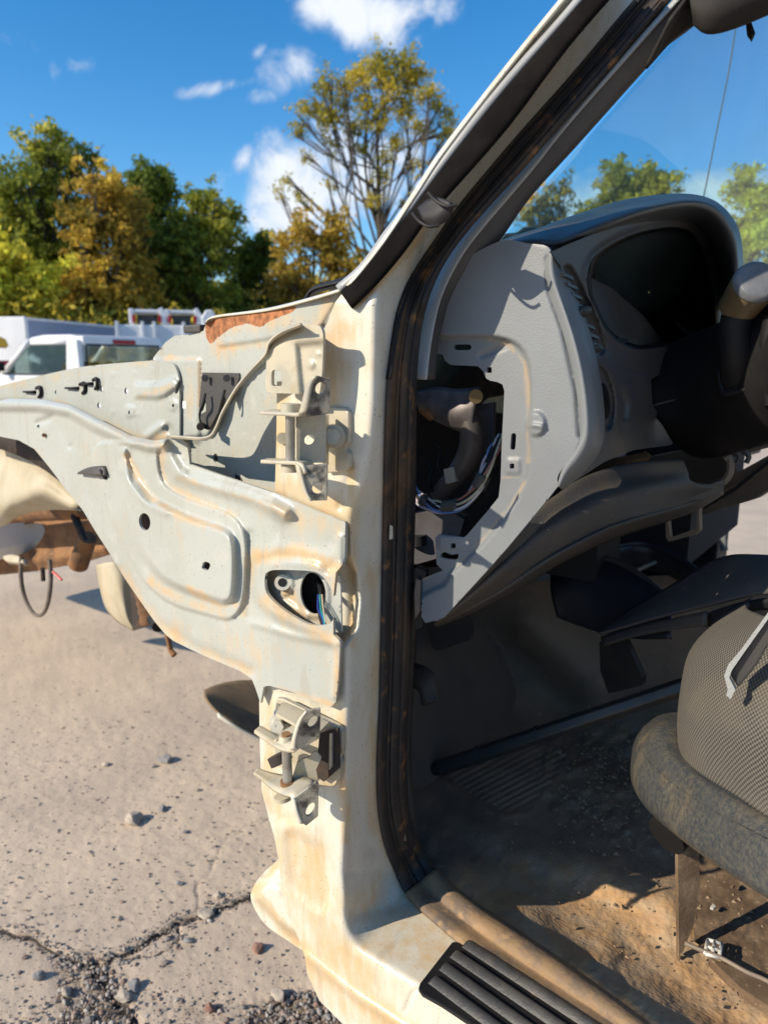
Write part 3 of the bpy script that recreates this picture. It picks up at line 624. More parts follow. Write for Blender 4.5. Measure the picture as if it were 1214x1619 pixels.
def leafarm(yb, s, par, x0=0, tip=None):
    """arm lying level then bent up (s=-1) or down (s=1) into the door tab; yb is its picture height at the pin"""
    z = lambda x, y, Y: PY(x, y, Y)
    top = [(412, yb, .435), (430, yb+1, .430), (452, yb+2, .427), (470, yb+3, .425), (478, yb+3+s*4, .424), (483, yb+3+s*16, .424)]
    bot = [(425, yb-3, .470), (440, yb-3, .470), (462, yb-2, .466), (486, yb-1, .460), (494, yb-1+s*4, .459), (497, yb+s*14, .459)]
    return loft('hinge_leaf', [top, [((a[0]+b[0])/2, (a[1]+b[1])/2, (a[2]+b[2])/2) for a, b in zip(top, bot)], bot], mHinge, par, nu=30, nv=3, solid=.003)
l1 = leafarm(653, -1, uh)
t1 = slab('hinge_tab', [(484, 646, .424), (486, 628, .424), (494, 604, .424), (502, 595, .426), (522, 599, .437), (522, 648, .437), (518, 655, .436), (484, 660, .424)], .0032, mHingeDark, uh, holes=[[(x, y, .430) for x, y in oval(506.5, 614, 8.5, 9.5)]]); bevel(t1, .0006)
loft('tab_flank', [[(473, 655, .425), (478, 640, .424), (487, 608, .424), (498, 594, .424)], [(485, 652, .4245), (488, 640, .424), (494, 608, .424), (502, 595, .424)]], mHinge, uh, 16, 2, .003)
l2 = leafarm(730, 1, uh)
t2 = slab('hinge_tab', [(474, 737, .424), (518, 733, .437), (518, 765, .437), (517, 791, .437), (492, 792, .428), (486, 784, .426), (478, 758, .424)], .0032, mHingeDark, uh, holes=[[(x, y, .431) for x, y in oval(502, 772, 8.5, 9)]]); bevel(t2, .0006)
loft('tab_flank', [[(468, 732, .425), (472, 750, .424), (480, 775, .424), (489, 789, .424)], [(476, 738, .4245), (480, 756, .424), (487, 780, .424), (494, 792, .424)]], mHinge, uh, 16, 2, .003)
for t_, (cx, cy) in ((uh, (506, 613)), (uh, (502, 772))): pass
# ---- lower hinge (seen from above)
lh = slab('door_hinge', [(470, 1205, .452), (500, 1188, .462), (508, 1200, .464), (500, 1215, .464), (503, 1235, .465), (495, 1255, .463), (452, 1262, .446)], .003, mHinge, truck, holes=[[(x, y, .456) for x, y in oval(486, 1196, 6.5, 5)]], label='lower door hinge over the sill')
bs = slab('hinge_base', [(434, 1118, .485), (437, 1104, .485), (447, 1106, .485), (535, 1148, .492), (541, 1156, .492), (541, 1190, .492), (536, 1200, .492), (540, 1208, .492), (537, 1232, .492), (528, 1243, .492), (500, 1247, .49), (434, 1210, .485)], .006, mHinge, lh, label='cream painted lower hinge base'); bevel(bs, .0012, 3)
sl_ = slab('striker_slot', [(505, 1160, .4845), (534, 1152, .4845), (535, 1215, .4845), (512, 1236, .4845), (500, 1228, .4845)], .003, mDarkRust, lh)
slab('slot_bar', [(521, 1160, .482), (525, 1159, .482), (525, 1212, .482), (520, 1218, .482)], .002, mZinc, lh)
slab('shelf', [(447, 1107, .484), (520, 1143, .484), (500, 1160, .455), (436, 1130, .46)], .003, mHinge, lh)
slab('worn_patch', [(437, 1112, .4815), (462, 1128, .4815), (460, 1147, .4815), (434, 1138, .4815)], .0015, mHingeDark, lh)
cyl('bolt', PY(439, 1127, .482), PY(438, 1127, .476), .0035, mZinc, lh, n=12); cyl('washer', PY(441, 1143, .483), PY(441, 1144, .478), .0105, mCream, lh); cyl('bolt', PY(440, 1146, .478), PY(438, 1150, .464), .0068, mCream, lh, n=6)
pl = loft('hinge_leaf', [[(402, 1157, .45), (420, 1170, .44), (440, 1183, .43), (462, 1188, .428), (468, 1184, .428)], [(412, 1149, .468), (432, 1160, .46), (452, 1169, .455), (476, 1176, .45), (482, 1170, .448)]], mHinge, lh, 24, 3, .003)
loft('knuckle_plate', [[(436, 1170, .440), (437, 1178, .438), (450, 1186, .432), (462, 1184, .43), (468, 1172, .43)], [(444, 1160, .455), (460, 1152, .462), (480, 1140, .475), (498, 1150, .478), (486, 1162, .46)]], mHinge, lh, 20, 4, .005)
zp = PY(453, 1176, .444)
cyl('pin_head', zp+[0, 0, .004], zp+[0, 0, .009], .008, mHinge, lh, .006); cyl('pin_head', zp+[0, 0, .009], zp+[0, 0, .011], .0045, mRust, lh)
pz = PY(452, 1243, .443)
cyl('hinge_pin', (zp[0], zp[1], zp[2]), (zp[0], zp[1], pz[2]), .0048, mZinc, lh); cyl('pin_collar', (zp[0], zp[1], pz[2]+.002), (zp[0], zp[1], pz[2]+.006), .0072, mRust, lh)
cyl('check_spring', PY(440, 1192, .462), PY(446, 1206, .462), .012, mDarkRust, lh)
t3 = slab('hinge_tab', [(463, 1186, .428), (466, 1165, .428), (474, 1140, .430), (482, 1126, .432), (507, 1119, .444), (506, 1168, .444), (485, 1180, .436)], .0032, mHingeDark, lh, holes=[[(x, y, .4385) for x, y in oval(494.5, 1142, 8, 8.5, rot=10)]]); bevel(t3, .0006)
loft('tab_flank', [[(460, 1185, .428), (463, 1165, .427), (472, 1138, .428), (483, 1124, .430)], [(467, 1186, .4285), (469, 1166, .428), (477, 1140, .429), (486, 1125, .431)]], mCream, lh, 16, 2, .002)
loft('hinge_leaf', [[(401, 1223, .45), (412, 1231, .445), (430, 1247, .434), (448, 1257, .43), (460, 1260, .428), (467, 1270, .428)], [(408, 1216, .466), (425, 1222, .463), (445, 1226, .46), (470, 1228, .456), (492, 1232, .454), (497, 1238, .452)]], mHinge, lh, 26, 4, .003)
t4 = slab('hinge_tab', [(465, 1262, .428), (500, 1236, .444), (504, 1240, .445), (503, 1292, .444), (484, 1305, .437), (476, 1300, .433), (468, 1280, .429)], .0032, mHingeDark, lh, holes=[[(x, y, .438) for x, y in oval(491, 1282, 7.5, 9, rot=25)]]); bevel(t4, .0006)
loft('tab_flank', [[(461, 1260, .4275), (465, 1280, .428), (473, 1300, .432)], [(467, 1264, .428), (471, 1282, .4285), (479, 1302, .4335)]], mCream, lh, 16, 2, .002)
cyl('pin_nut', PY(447, 1258, .45), PY(448, 1264, .45), .009, mHinge, lh)
# ---- wheelhouse, frame rail and front suspension seen past the panel edge
loft('wheelhouse_liner', [[(-60, 690, .78), (0, 694, .76), (50, 704, .74), (92, 742, .73), (122, 785, .73)], [(-60, 735, .80), (0, 728, .78), (45, 730, .76), (90, 765, .76), (128, 795, .76)], [(-60, 800, .77), (0, 800, .75), (25, 790, .75), (70, 780, .75), (118, 806, .76)], [(-60, 835, .83), (0, 833, .80), (30, 815, .80), (75, 806, .82), (136, 806, .82)]], mWheelhouse, truck, nu=40, nv=8, solid=.003,
     disp=lambda V: V+np.stack([0*V[:, 0], -.012*(fbm(V[:, 0]*14, V[:, 2]*14, 2)-.4), 0*V[:, 0]], 1))
op = S([(-40, 840), (2, 834), (40, 829), (64, 828), (71, 840), (62, 858), (48, 870), (30, 878), (0, 882), (-40, 885)])
relief('frame_rail', [(-60, 832), (60, 806), (140, 806), (180, 852), (225, 900), (240, 872), (190, 872), (120, 893), (60, 903), (0, 909), (-60, 914)][:5]+[(222, 880), (190, 870), (120, 892), (60, 903), (0, 909), (-60, 914)], mRust, truck, bY(1.0, -.35), holes=[op], step=6,
       feats=[plateau([(80, 830), (150, 815), (175, 880), (95, 890)], .012, 8), bead([(-60, 890), (70, 885), (190, 862)], .02, 7), bead([(64, 828), (71, 840), (40, 874)], .012, 5)] + [plateau(oval(x, y, 3, 3), .006, 2) for x, y in ((98, 836), (108, 836), (144, 848), (150, 853), (77, 866), (78, 876), (62, 886))], thick=.05)
tube('frame_crossbar', [(-60, 812, 1.05), (0, 812, 1.04), (60, 806, 1.02), (140, 800, .98)], .035, mRust, truck, 10)
cyl('bump_stop', PY(140, 850, .95), PY(124, 893, .95), .022, mRust, truck, .026)
cyl('brake_hose_joint', PY(118, 815, .96), PY(135, 858, .94), .010, mDarkRust, truck)
tube('brake_hose', [(34, 880, .93), (34, 915, .92), (40, 945, .92), (54, 970, .92), (68, 971, .92), (77, 950, .92), (81, 915, .93), (79, 885, .94)], [.006, .0065, .006, .005, .005, .006, .006, .006], mat('grey_cloth_hose', (.12, .10, .085), (.20, .15, .10), 60, rough=.8), truck, 8, 40)
cyl('cable_stub', PY(68, 898, .93), PY(69, 918, .93), .006, mDarkRust, truck)
tube('red_tie', [(84, 904, .9), (90, 909, .9), (98, 917, .9)], .0035, mat('red_plastic', (.55, .02, .02), rough=.4), truck, 6)
loft('tow_eye', [[(10, 882, .96), (24, 879, .95), (40, 884, .94)], [(12, 889, .94), (26, 891, .93), (42, 892, .93)]], mWheelhouse, truck, 12, 4, .02)
susp = loft('brake_dust_shield', [[(153, 893, .84), (158, 925, .84), (168, 960, .84), (186, 982, .84), (212, 997, .84)], [(172, 889, .80), (180, 915, .80), (190, 950, .80), (200, 975, .80), (212, 994, .81)], [(196, 888, .82), (206, 910, .82), (208, 940, .82), (210, 970, .82), (212, 992, .83)]], mWheelhouse, truck, 24, 6, .003, label='dusty tan curved plate hanging in the front wheel well')
slab('suspension_bracket', [(196, 880, .80), (216, 900, .79), (224, 930, .79), (225, 985, .79), (238, 988, .79), (212, 997, .80), (207, 940, .80)], .02, mDarkRust, truck)
bel = [ (226, 905, .80), (229, 930, .80), (232, 960, .80), (240, 985, .80)]
tube('boot_bellows', np.array([pt(bel[0])+(pt(bel[-1])-pt(bel[0]))*k for k in np.linspace(0, 1, 13)]), [.020, .023]*6+[.020], mRust, truck, 12)
cyl('ball_joint', PY(246, 978, .77), PY(252, 990, .76), .016, mBlack, truck, .013)
tube('hanging_rod', [(262, 992, .77), (266, 1010, .77), (270, 1028, .77), (276, 1036, .77)], [.005, .005, .005, .006], mRust, truck, 8)
slab('hidden_sun_block', [np.array(q) for q in ((-.45, .57, .60), (-.45, .57, 1.0), (-.77, .80, 1.0), (-.77, .80, .60))], .008, mDarkRust, truck)  # hidden slab added to keep sun out of the footwell
# ---- body shell beyond what is seen: engine bay box, firewall, floor pan, roof, far side, rear wall
mShellW = mat('white_body_paint', (.72, .73, .70), (.62, .62, .58), 4, rough=.35)
mInner = mat('dark_cab_lining', (.17, .13, .10), (.12, .095, .075), 5, rough=.8)
box('firewall', -.80, -.77, .68, 2.05, .95, 1.30, mInner, truck)
slab('toe_board', [np.array(q) for q in ((-.79, .68, .96), (-.79, 2.05, .96), (-.52, 2.05, .56), (-.52, .68, .56))], .012, mInner, truck)
box('engine_bay_shell', -2.2, -1.2, 1.45, 1.98, .80, 1.02, mDarkRust, truck)
box('unseen_shade_box', -4.3, -2.5, 1.0, 1.9, .62, 1.04, mShellW, truck, .05)  # unseen box, stretched far ahead of the truck to cast ground shade
box('roof_panel', -.02, 1.25, .66, 2.08, 1.80, 1.84, mShellW, truck, .015)
box('rear_cab_wall', 1.22, 1.26, .60, 2.10, .55, 1.82, mShellW, truck, .01)
box('rear_door_pillar', .72, .84, .55, .62, .55, 1.80, mShellW, truck, .02)
box('headliner', .0, 1.22, .68, 2.06, 1.76, 1.79, mInner, truck)
box('far_rear_pillar', .72, .84, 2.08, 2.15, .55, 1.80, mShellW, truck, .02)
box('far_sill', -.45, 1.25, 2.02, 2.17, .52, .64, mInner, truck, .01)
box('far_door_pillar', -.62, -.40, 2.02, 2.16, .55, 1.30, mBlack, truck, .01)
tube('far_windshield_pillar', np.array([(-.50, 2.1, 1.28), (-.28, 2.08, 1.52), (-.02, 2.04, 1.80)]), .035, mInner, truck, 10, 12)
box('floor_pan', -.50, 1.22, .56, 2.10, .54, .575, mDarkRust, truck)
box('far_fender', -2.0, -.62, 2.02, 2.1, .75, 1.2, mShellW, truck, .02)
tube('frame_member', np.array([(-.35, 1.02, .46), (.9, 1.0, .46), (1.6, 1.0, .46)]), .05, mRust, truck, 4)
tube('frame_member', np.array([(-2.2, 1.75, .72), (.9, 1.75, .48), (1.6, 1.75, .48)]), .05, mRust, truck, 4)
# ================================================================== dashboard and cab
dash = relief('dashboard', S([(740, 405), (795, 380), (835, 385), (857, 387), (867, 392), (870, 400), (862, 415), (860, 440), (867, 465), (884, 510), (898, 555), (908, 600), (915, 650), (917, 685), (908, 712), (890, 738), (881, 754), (882, 767)]+[(882, 768)], closed=False)+
    [(868, 786), (835, 826), (800, 868), (768, 904), (735, 940), (702, 976), (690, 981), (672, 985), (666, 975), (667, 915), (700, 902), (690, 892), (688, 850), (694, 845), (733, 850), (738, 846), (772, 806), (788, 786), (791, 760), (793, 700), (797, 618), (794, 608), (786, 604), (775, 602), (768, 598), (763, 586), (755, 579), (712, 577), (703, 570), (700, 561), (688, 558), (676, 556), (684, 500), (704, 450)],
    mTrimGrey, truck, bY(.592), step=3.4,
    feats=[plateau(S([(650, 533), (700, 532), (770, 533), (800, 537), (822, 550), (834, 575), (838, 620), (837, 690), (835, 730), (828, 762), (810, 800), (770, 852), (716, 905), (690, 930), (600, 930), (600, 533)]), -.009, 6),
           plateau([(760, 360), (900, 385), (890, 345)], -.012, 25), plateau(oval(847, 670, 15, 19), .004, 6), bead([(838, 672), (856, 674)], .003, 3), bead([(762, 562), (800, 546)], -.003, 4), plateau(rect(811, 737, 22, 24, 3), .0015, 3), plateau(rect(713, 858, 40, 20, 3), .002, 3), bead([(868, 410), (866, 450), (890, 520), (912, 620), (917, 690)], -.004, 4)],
    dirt=[band([(770, 536), (805, 545), (830, 575), (836, 620), (835, 730)], .72, 9), band([(830, 762), (805, 800), (765, 850), (720, 896)], .66, 6), band([(775, 545), (790, 555)], .5, 10), band([(690, 895), (668, 915)], .7, 8), band([(815, 600), (815, 740)], .42, 14), band([(795, 755), (820, 755)], .6, 4)],
    holes=[rect(731, 549, 28, 9, 4), rect(773, 585, 8, 9, 1.5), rect(811, 698, 8, 27, 4, 4), rect(809, 737, 7, 8, 1.5), rect(716, 863, 8, 8, 1.5), S([(697, 876), (703, 873), (714, 877), (724, 876), (722, 884), (708, 884), (697, 881)])], thick=.003)
G0 = [(868, 398), (861, 418), (861, 440), (868, 465), (885, 510), (899, 555), (909, 600), (916, 650), (918, 686), (909, 712), (890, 739), (881, 768)]
G2 = [(880, 406), (892, 430), (902, 458), (917, 500), (930, 545), (940, 590), (947, 640), (948, 682), (941, 712), (924, 737), (906, 755), (886, 772)]
G1 = [((a[0]*.55+b[0]*.45), (a[1]*.55+b[1]*.45)) for a, b in zip(G0, G2)]
gy = lambda L, Y: [(x, y, Y) for x, y in L]
loft('dash_bolster', [gy(G0, .602), gy([(x+1, y) for x, y in G0], .594), gy([(x*.75+.25*G2[i][0], y) for i, (x, y) in enumerate(G0)], .588), gy(G1, .590), gy([(x*.2+.8*G2[i][0], y*.2+.8*G2[i][1]) for i, (x, y) in enumerate(G0)], .602), gy(G2, .622), gy([(x+6, y) for x, y in G2], .665)], mTrimGrey, dash, nu=70, nv=4, label='thick rounded front lip of the dashboard end')
# bezel facing the driver
XF = -.262
def bX(X0, k=0): return lambda px, py: (X0+k*(px-1000)/1000)/ray(px, py)[:, 0]
clo = S([(926, 440), (932, 413), (955, 390), (1000, 368), (1050, 358), (1085, 362), (1105, 382), (1117, 415), (1126, 460), (1131, 510), (1128, 545), (1100, 560), (1062, 548), (1010, 553), (978, 542), (955, 520), (940, 490), (929, 465)])
vz = [(889, 428), (898, 420), (912, 440), (926, 470), (940, 500), (950, 530), (956, 552), (948, 562), (938, 548), (926, 522), (912, 490), (898, 458)]
bez = relief('instrument_bezel', [(868, 398), (900, 384), (960, 360), (1040, 340), (1105, 345), (1145, 378), (1162, 430), (1160, 490), (1150, 545), (1100, 575), (1045, 590), (1028, 600), (1030, 640), (1045, 662), (1066, 688), (1068, 698), (1058, 704), (1000, 712), (955, 730), (912, 758), (892, 768), (905, 748), (924, 730), (941, 705), (947, 670), (942, 620), (930, 555), (915, 505), (898, 458), (884, 420)],
    mDashDark, dash, bX(XF), step=3.6, holes=[clo], feats=[plateau(S(vz), -.012, 5), plateau(S([(942, 585), (952, 582), (964, 605), (970, 640), (966, 672), (958, 678), (948, 650), (943, 615)]), -.016, 5), bead([(981, 622), (988, 640), (986, 660)], -.008, 4), bead([(992, 610), (998, 640), (992, 668)], .005, 6),
           bead([(962, 552), (975, 575), (1000, 585), (1028, 588)], -.003, 3), bead(clo[::4]+clo[:1], .006, 6), bead([(1010, 560), (1020, 600), (1040, 640), (1068, 690)], .007, 14)])
for k in range(8):
    t = k/7; x = 896+t*47; y = 436+t*110; X0 = XF+.006
    if k == 4: continue
    slab('vent_louver', [(x-6, y-6, 'x', X0), (x+10, y+2, 'x', X0-.006), (x+11, y+7, 'x', X0-.006), (x-4, y, 'x', X0)], .003, mDashTop, bez)
vk = loft('vent_thumbwheel', [[(x, y, 'x', XF+dx) for x, y in oval(924, 492, s*12, s*9, 16, -20)] for s, dx in ((1, -.005), (1, .006), (.75, .011), (.1, .013))], mTrimDark, bez, 20, 3, 0, closed_u=True)
loft('vent_side_knob', [[(x, y, 'x', XF+dx) for x, y in oval(940, 551, s*9, s*7, 16, -20)] for s, dx in ((1, -.005), (1, .002), (.75, .006), (.1, .008))], mTrimDark, bez, 20, 3, 0, closed_u=True)
loft('headlight_knob', [[(x, y, 'x', XF+dx) for x, y in oval(955, 634, s*9, s*30, 20, -6)] for s, dx in ((1, -.014), (.95, -.006), (.7, -.001), (.1, .001))], mBlack, bez, 24, 3, 0, closed_u=True)
# cluster cavity
def scl(L, s, c): return [(c[0]+(x-c[0])*s, c[1]+(y-c[1])*s) for x, y in L]
loft('cluster_cavity', [[(x, y, 'x', XF) for x, y in clo[::3]], [(x, y, 'x', XF-.05) for x, y in scl(clo[::3], .93, (1030, 460))], [(x, y, 'x', XF-.12) for x, y in scl(clo[::3], .83, (1025, 462))], [(x, y, 'x', XF-.125) for x, y in scl(clo[::3], .02, (1025, 462))]], mBlack, bez, 60, 2, .002, closed_u=True)
slab('cluster_backing', [(925, 430, 'x', XF-.03), (960, 455, 'x', XF-.06), (1010, 500, 'x', XF-.09), (1060, 545, 'x', XF-.10), (1010, 560, 'x', XF-.06), (960, 540, 'x', XF-.03), (930, 490, 'x', XF-.02)], .002, mDashDark, bez)
slab('cluster_tab', [(972, 538, 'x', XF-.01), (978, 534, 'x', XF-.01), (992, 536, 'x', XF-.01), (994, 542, 'x', XF-.01), (976, 543, 'x', XF-.01)], .002, mBlack, bez)
# hood over the cluster
def xc(L, X0, X1):
    n = len(L); return [(x, y, 'x', X0+(X1-X0)*i/(n-1)) for i, (x, y) in enumerate(L)]
sil = [(722, 446), (752, 408), (790, 384), (822, 372), (855, 362), (885, 350), (935, 333), (982, 319), (1030, 311), (1080, 308), (1118, 315), (1145, 333), (1164, 362), (1171, 397), (1170, 440), (1160, 485)]
back = [(730, 440), (760, 404), (790, 386), (822, 374), (857, 366), (890, 356), (940, 340), (985, 327), (1030, 320), (1075, 317), (1110, 324), (1135, 342), (1150, 368), (1156, 400), (1158, 440), (1150, 485)]
rdg = [(728, 448), (764, 408), (797, 389), (828, 381), (858, 379), (885, 380), (935, 362), (985, 343), (1035, 328), (1085, 320), (1118, 325), (1140, 342), (1157, 370), (1163, 400), (1163, 440), (1155, 485)]
rim = [(730, 452), (766, 412), (799, 394), (830, 387), (866, 393), (890, 392), (940, 380), (990, 360), (1035, 350), (1080, 348), (1105, 358), (1122, 380), (1132, 410), (1140, 440), (1146, 480), (1145, 520)]
def xf(L, xs, Xs): return [(x, y, 'x', float(np.interp(x, xs, Xs))) for x, y in L]
mid_ = lambda a, b: [((p[0]+q[0])/2, (p[1]+q[1])/2) for p, q in zip(a, b)]
loft('cluster_hood', [xf(back, (722, 800, 870, 1160), (-.52, -.47, -.44, -.36)), xf(sil, (722, 800, 870, 1160), (-.42, -.37, -.335, -.255)), xf(mid_(sil, rdg), (722, 800, 870, 1160), (-.40, -.345, -.30, -.225)), xf(rdg, (722, 800, 858, 950, 1160), (-.39, -.333, -.293, -.25, -.212)), xf(mid_(rdg, rim), (722, 800, 866, 1160), (-.39, -.335, -.285, -.222)), xf(rim, (722, 800, 866, 1145), (-.395, -.338, -.286, -.255))], mDashTop, dash, nu=90, nv=5, solid=.003)
V_, F_ = boxVF(-.66, -.38, .66, 2.0, 1.0, 1.36)
loft('dash_top', [[PX(760, 402, -.40), PX(800, 382, -.40), PX(860, 366, -.40), np.array([-.40, 1.1, 1.385]), np.array([-.40, 1.5, 1.40]), np.array([-.40, 2.0, 1.385])], [np.array([-.55, .66, 1.345]), np.array([-.55, .75, 1.345]), np.array([-.55, .9, 1.345]), np.array([-.55, 1.1, 1.35]), np.array([-.55, 1.5, 1.35]), np.array([-.55, 2.0, 1.34])], [np.array([-.69, .66, 1.30]), np.array([-.69, .75, 1.30]), np.array([-.69, .9, 1.30]), np.array([-.69, 1.1, 1.30]), np.array([-.69, 1.5, 1.30]), np.array([-.69, 2.0, 1.30])]], mDashTop, dash, 50, 5, .003)
loft('dash_face', [[np.array([-.36, y, z]) for y, z in ((1.30, 1.37), (1.6, 1.38), (2.0, 1.36))], [np.array([-.30, y, z]) for y, z in ((1.30, 1.30), (1.6, 1.30), (2.0, 1.30))], [np.array([-.32, y, z]) for y, z in ((1.32, 1.12), (1.6, 1.10), (2.0, 1.08))]], mDashDark, dash, 20, 6, .003)
tube('defrost_vent', [(775, 378, 'x', -.55), (800, 373, 'x', -.55), (822, 371, 'x', -.52)], .004, mBlack, dash, 6, 12)
tube('defrost_vent', [(778, 383, 'x', -.50), (800, 377, 'x', -.50), (826, 374, 'x', -.48)], .003, mBlack, dash, 6, 12)
# knee panel
K0 = [(688, 978, .600), (725, 945, .603), (765, 903, .612), (810, 852, .63), (850, 808, .655), (880, 786, .675), (915, 762, .70), (960, 744, .74), (1010, 734, .79), (1078, 729, .86)]
K1 = [(690, 982, .600), (735, 950, .605), (790, 905, .618), (845, 858, .642), (890, 828, .66), (930, 806, .685), (975, 786, .72), (1020, 774, .77), (1065, 768, .83), (1092, 764, .87)]
K2 = [(686, 986, .63), (740, 962, .635), (800, 928, .645), (860, 888, .66), (910, 860, .68), (955, 838, .71), (1000, 822, .75), (1050, 808, .82), (1100, 792, .90), (1140, 770, .95)]
K3 = [(690, 990, .72), (745, 968, .75), (810, 935, .78), (870, 898, .80), (920, 872, .83), (965, 852, .86), (1010, 836, .9), (1055, 822, .96), (1100, 805, 1.0), (1142, 780, 1.05)]
loft('knee_panel', [K0, [(x+.5, y+1, Y_-.004) for x, y, Y_ in K0], [(a[0]*.5+b[0]*.5, a[1]*.5+b[1]*.5, a[2]*.5+b[2]*.5+.001) for a, b in zip(K0, K1)], K1, [(a[0]*.12+b[0]*.88, a[1]*.12+b[1]*.88, a[2]*.12+b[2]*.88) for a, b in zip(K1, K2)], K2, [(x, y+1, Y_+.006) for x, y, Y_ in K2], K3], mKnee, dash, nu=60, nv=4, solid=.004, label='hanging dusty charcoal panel under the steering column')
slab('knee_panel_end', [(1080, 733, .865), (1090, 757, .87), (1100, 764, .89), (1122, 766, .92), (1148, 758, .95), (1140, 775, .95), (1110, 790, .90), (1085, 790, .87)], .004, mKnee, dash)
# cavity under the cluster
slab('under_dash_bracket', [(905, 758, .78), (940, 742, .80), (1015, 716, .9), (1030, 720, .9), (1032, 735, .9), (960, 748, .84), (915, 772, .8)], .01, mRust, dash)
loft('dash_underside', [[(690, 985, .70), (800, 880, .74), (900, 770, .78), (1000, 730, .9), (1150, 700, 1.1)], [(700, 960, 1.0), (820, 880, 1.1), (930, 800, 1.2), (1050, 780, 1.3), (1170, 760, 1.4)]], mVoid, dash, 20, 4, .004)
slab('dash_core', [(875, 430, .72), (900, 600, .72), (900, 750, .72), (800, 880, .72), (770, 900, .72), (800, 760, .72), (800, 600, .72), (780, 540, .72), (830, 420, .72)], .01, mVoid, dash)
# steering column with gear lever
colm = loft('steering_column', [[(1030, 600, 1.0), (1062, 560, 1.0), (1110, 540, .98), (1160, 520, .93), (1300, 470, .84)], [(1026, 575, .93), (1060, 545, .93), (1110, 524, .90), (1148, 508, .86), (1300, 450, .77)], [(1024, 610, .90), (1065, 590, .895), (1115, 570, .87), (1160, 556, .83), (1300, 510, .74)], [(1030, 648, .90), (1080, 636, .89), (1125, 622, .86), (1170, 610, .82), (1300, 585, .735)],
    [(1048, 672, .91), (1090, 678, .90), (1135, 672, .87), (1180, 662, .835), (1300, 640, .76)], [(1068, 702, .95), (1095, 720, .95), (1130, 722, .92), (1180, 708, .89), (1300, 675, .83)], [(1080, 690, 1.05), (1105, 700, 1.05), (1140, 705, 1.0), (1190, 700, .97), (1300, 670, .9)]], mBlack, truck, nu=40, nv=5, solid=.003)
tube('column_seam', [(1028, 642, .897), (1080, 628, .889), (1130, 615, .861)], .0012, mDashDark, colm, 6, 20)
slab('lever_gate', [(1136, 592, .835), (1145, 578, .835), (1185, 572, .82), (1196, 582, .815), (1192, 606, .815), (1150, 622, .825), (1140, 612, .83)], .004, mDarkRust, colm)
tube('lever_boot_rim', [(1136, 592, .833), (1145, 578, .833), (1185, 572, .818), (1197, 582, .813), (1192, 608, .813), (1150, 622, .823), (1140, 612, .828), (1136, 592, .833)], .003, mBlack, colm, 8, 40)
lev = tube('shift_lever', [(1166, 606, .845), (1164, 590, .83), (1162, 560, .815), (1161, 525, .81), (1165, 500, .81), (1173, 480, .81)], [.017, .0165, .0155, .015, .0155, .016], mBlack, colm, 14, 30)
kp0, kp1 = PY(1168, 484, .812), PY(1199, 440, .775)
def knobmat():
    m = mat('knurled_tan_grip', (.20, .14, .07), (.28, .20, .10), 30, rough=.45, dirt=(.4, .3, .15), base_dirt=-.1, wave=(900, 'Z', .6)); return m
kn = cyl('lever_knob', kp0, kp0+(kp1-kp0)*.84, .0195, knobmat(), lev, .0215, 28)
V_, F_ = tubeVF(np.array([kp0+(kp1-kp0)*s for s in (.82, .85, .95, 1.0, 1.01)]), [.0215, .0215, .0200, .017, .010], 28); obj('knob_cap', V_, F_, mat('worn_grey_plastic', (.13, .14, .15), (.19, .19, .19), 60, rough=.42, bump=.2, bscale=400), kn)
tube('column_end', [(1222, 500, .80), (1217, 530, .80), (1216, 560, .80), (1222, 640, .80)], .009, mBlack, colm, 10, 16)
# centre stack trim
mConsole = mat('brown_dusty_console_trim', (.20, .155, .115), (.27, .21, .15), 10, rough=.5, bump=.2, bscale=500)
cs = slab('centre_stack', [(1105, 795, 1.30), (1260, 690, 1.22), (1260, 745, 1.22), (1190, 790, 1.26), (1130, 808, 1.30), (1107, 816, 1.30)], .02, mConsole, dash, label='tan dusty centre stack trim')
slab('stack_strip', [(1128, 722, 1.2), (1135, 716, 1.2), (1260, 682, 1.12), (1260, 695, 1.12), (1140, 728, 1.2)], .01, mConsole, cs)
slab('stack_strip', [(1120, 772, 1.25), (1214, 720, 1.20), (1260, 700, 1.18), (1260, 706, 1.18), (1214, 740, 1.2), (1112, 792, 1.26)], .01, mConsole, cs)
slab('stack_gap', [(1110, 802, 1.24), (1160, 770, 1.22), (1214, 728, 1.19), (1216, 733, 1.19), (1162, 776, 1.22), (1112, 806, 1.24)], .003, mVoid, cs)
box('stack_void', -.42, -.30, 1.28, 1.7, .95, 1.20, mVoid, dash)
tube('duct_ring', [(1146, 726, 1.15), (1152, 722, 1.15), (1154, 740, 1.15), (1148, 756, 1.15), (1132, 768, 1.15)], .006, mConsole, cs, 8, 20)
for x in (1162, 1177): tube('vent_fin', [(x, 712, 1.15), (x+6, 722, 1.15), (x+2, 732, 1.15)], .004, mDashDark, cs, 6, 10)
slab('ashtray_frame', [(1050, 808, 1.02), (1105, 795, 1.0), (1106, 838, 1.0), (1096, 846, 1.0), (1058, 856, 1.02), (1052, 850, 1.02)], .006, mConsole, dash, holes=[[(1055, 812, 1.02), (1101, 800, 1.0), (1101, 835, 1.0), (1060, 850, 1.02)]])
box('ashtray_void', -.52, -.36, 1.0, 1.1, .98, 1.12, mVoid, dash)
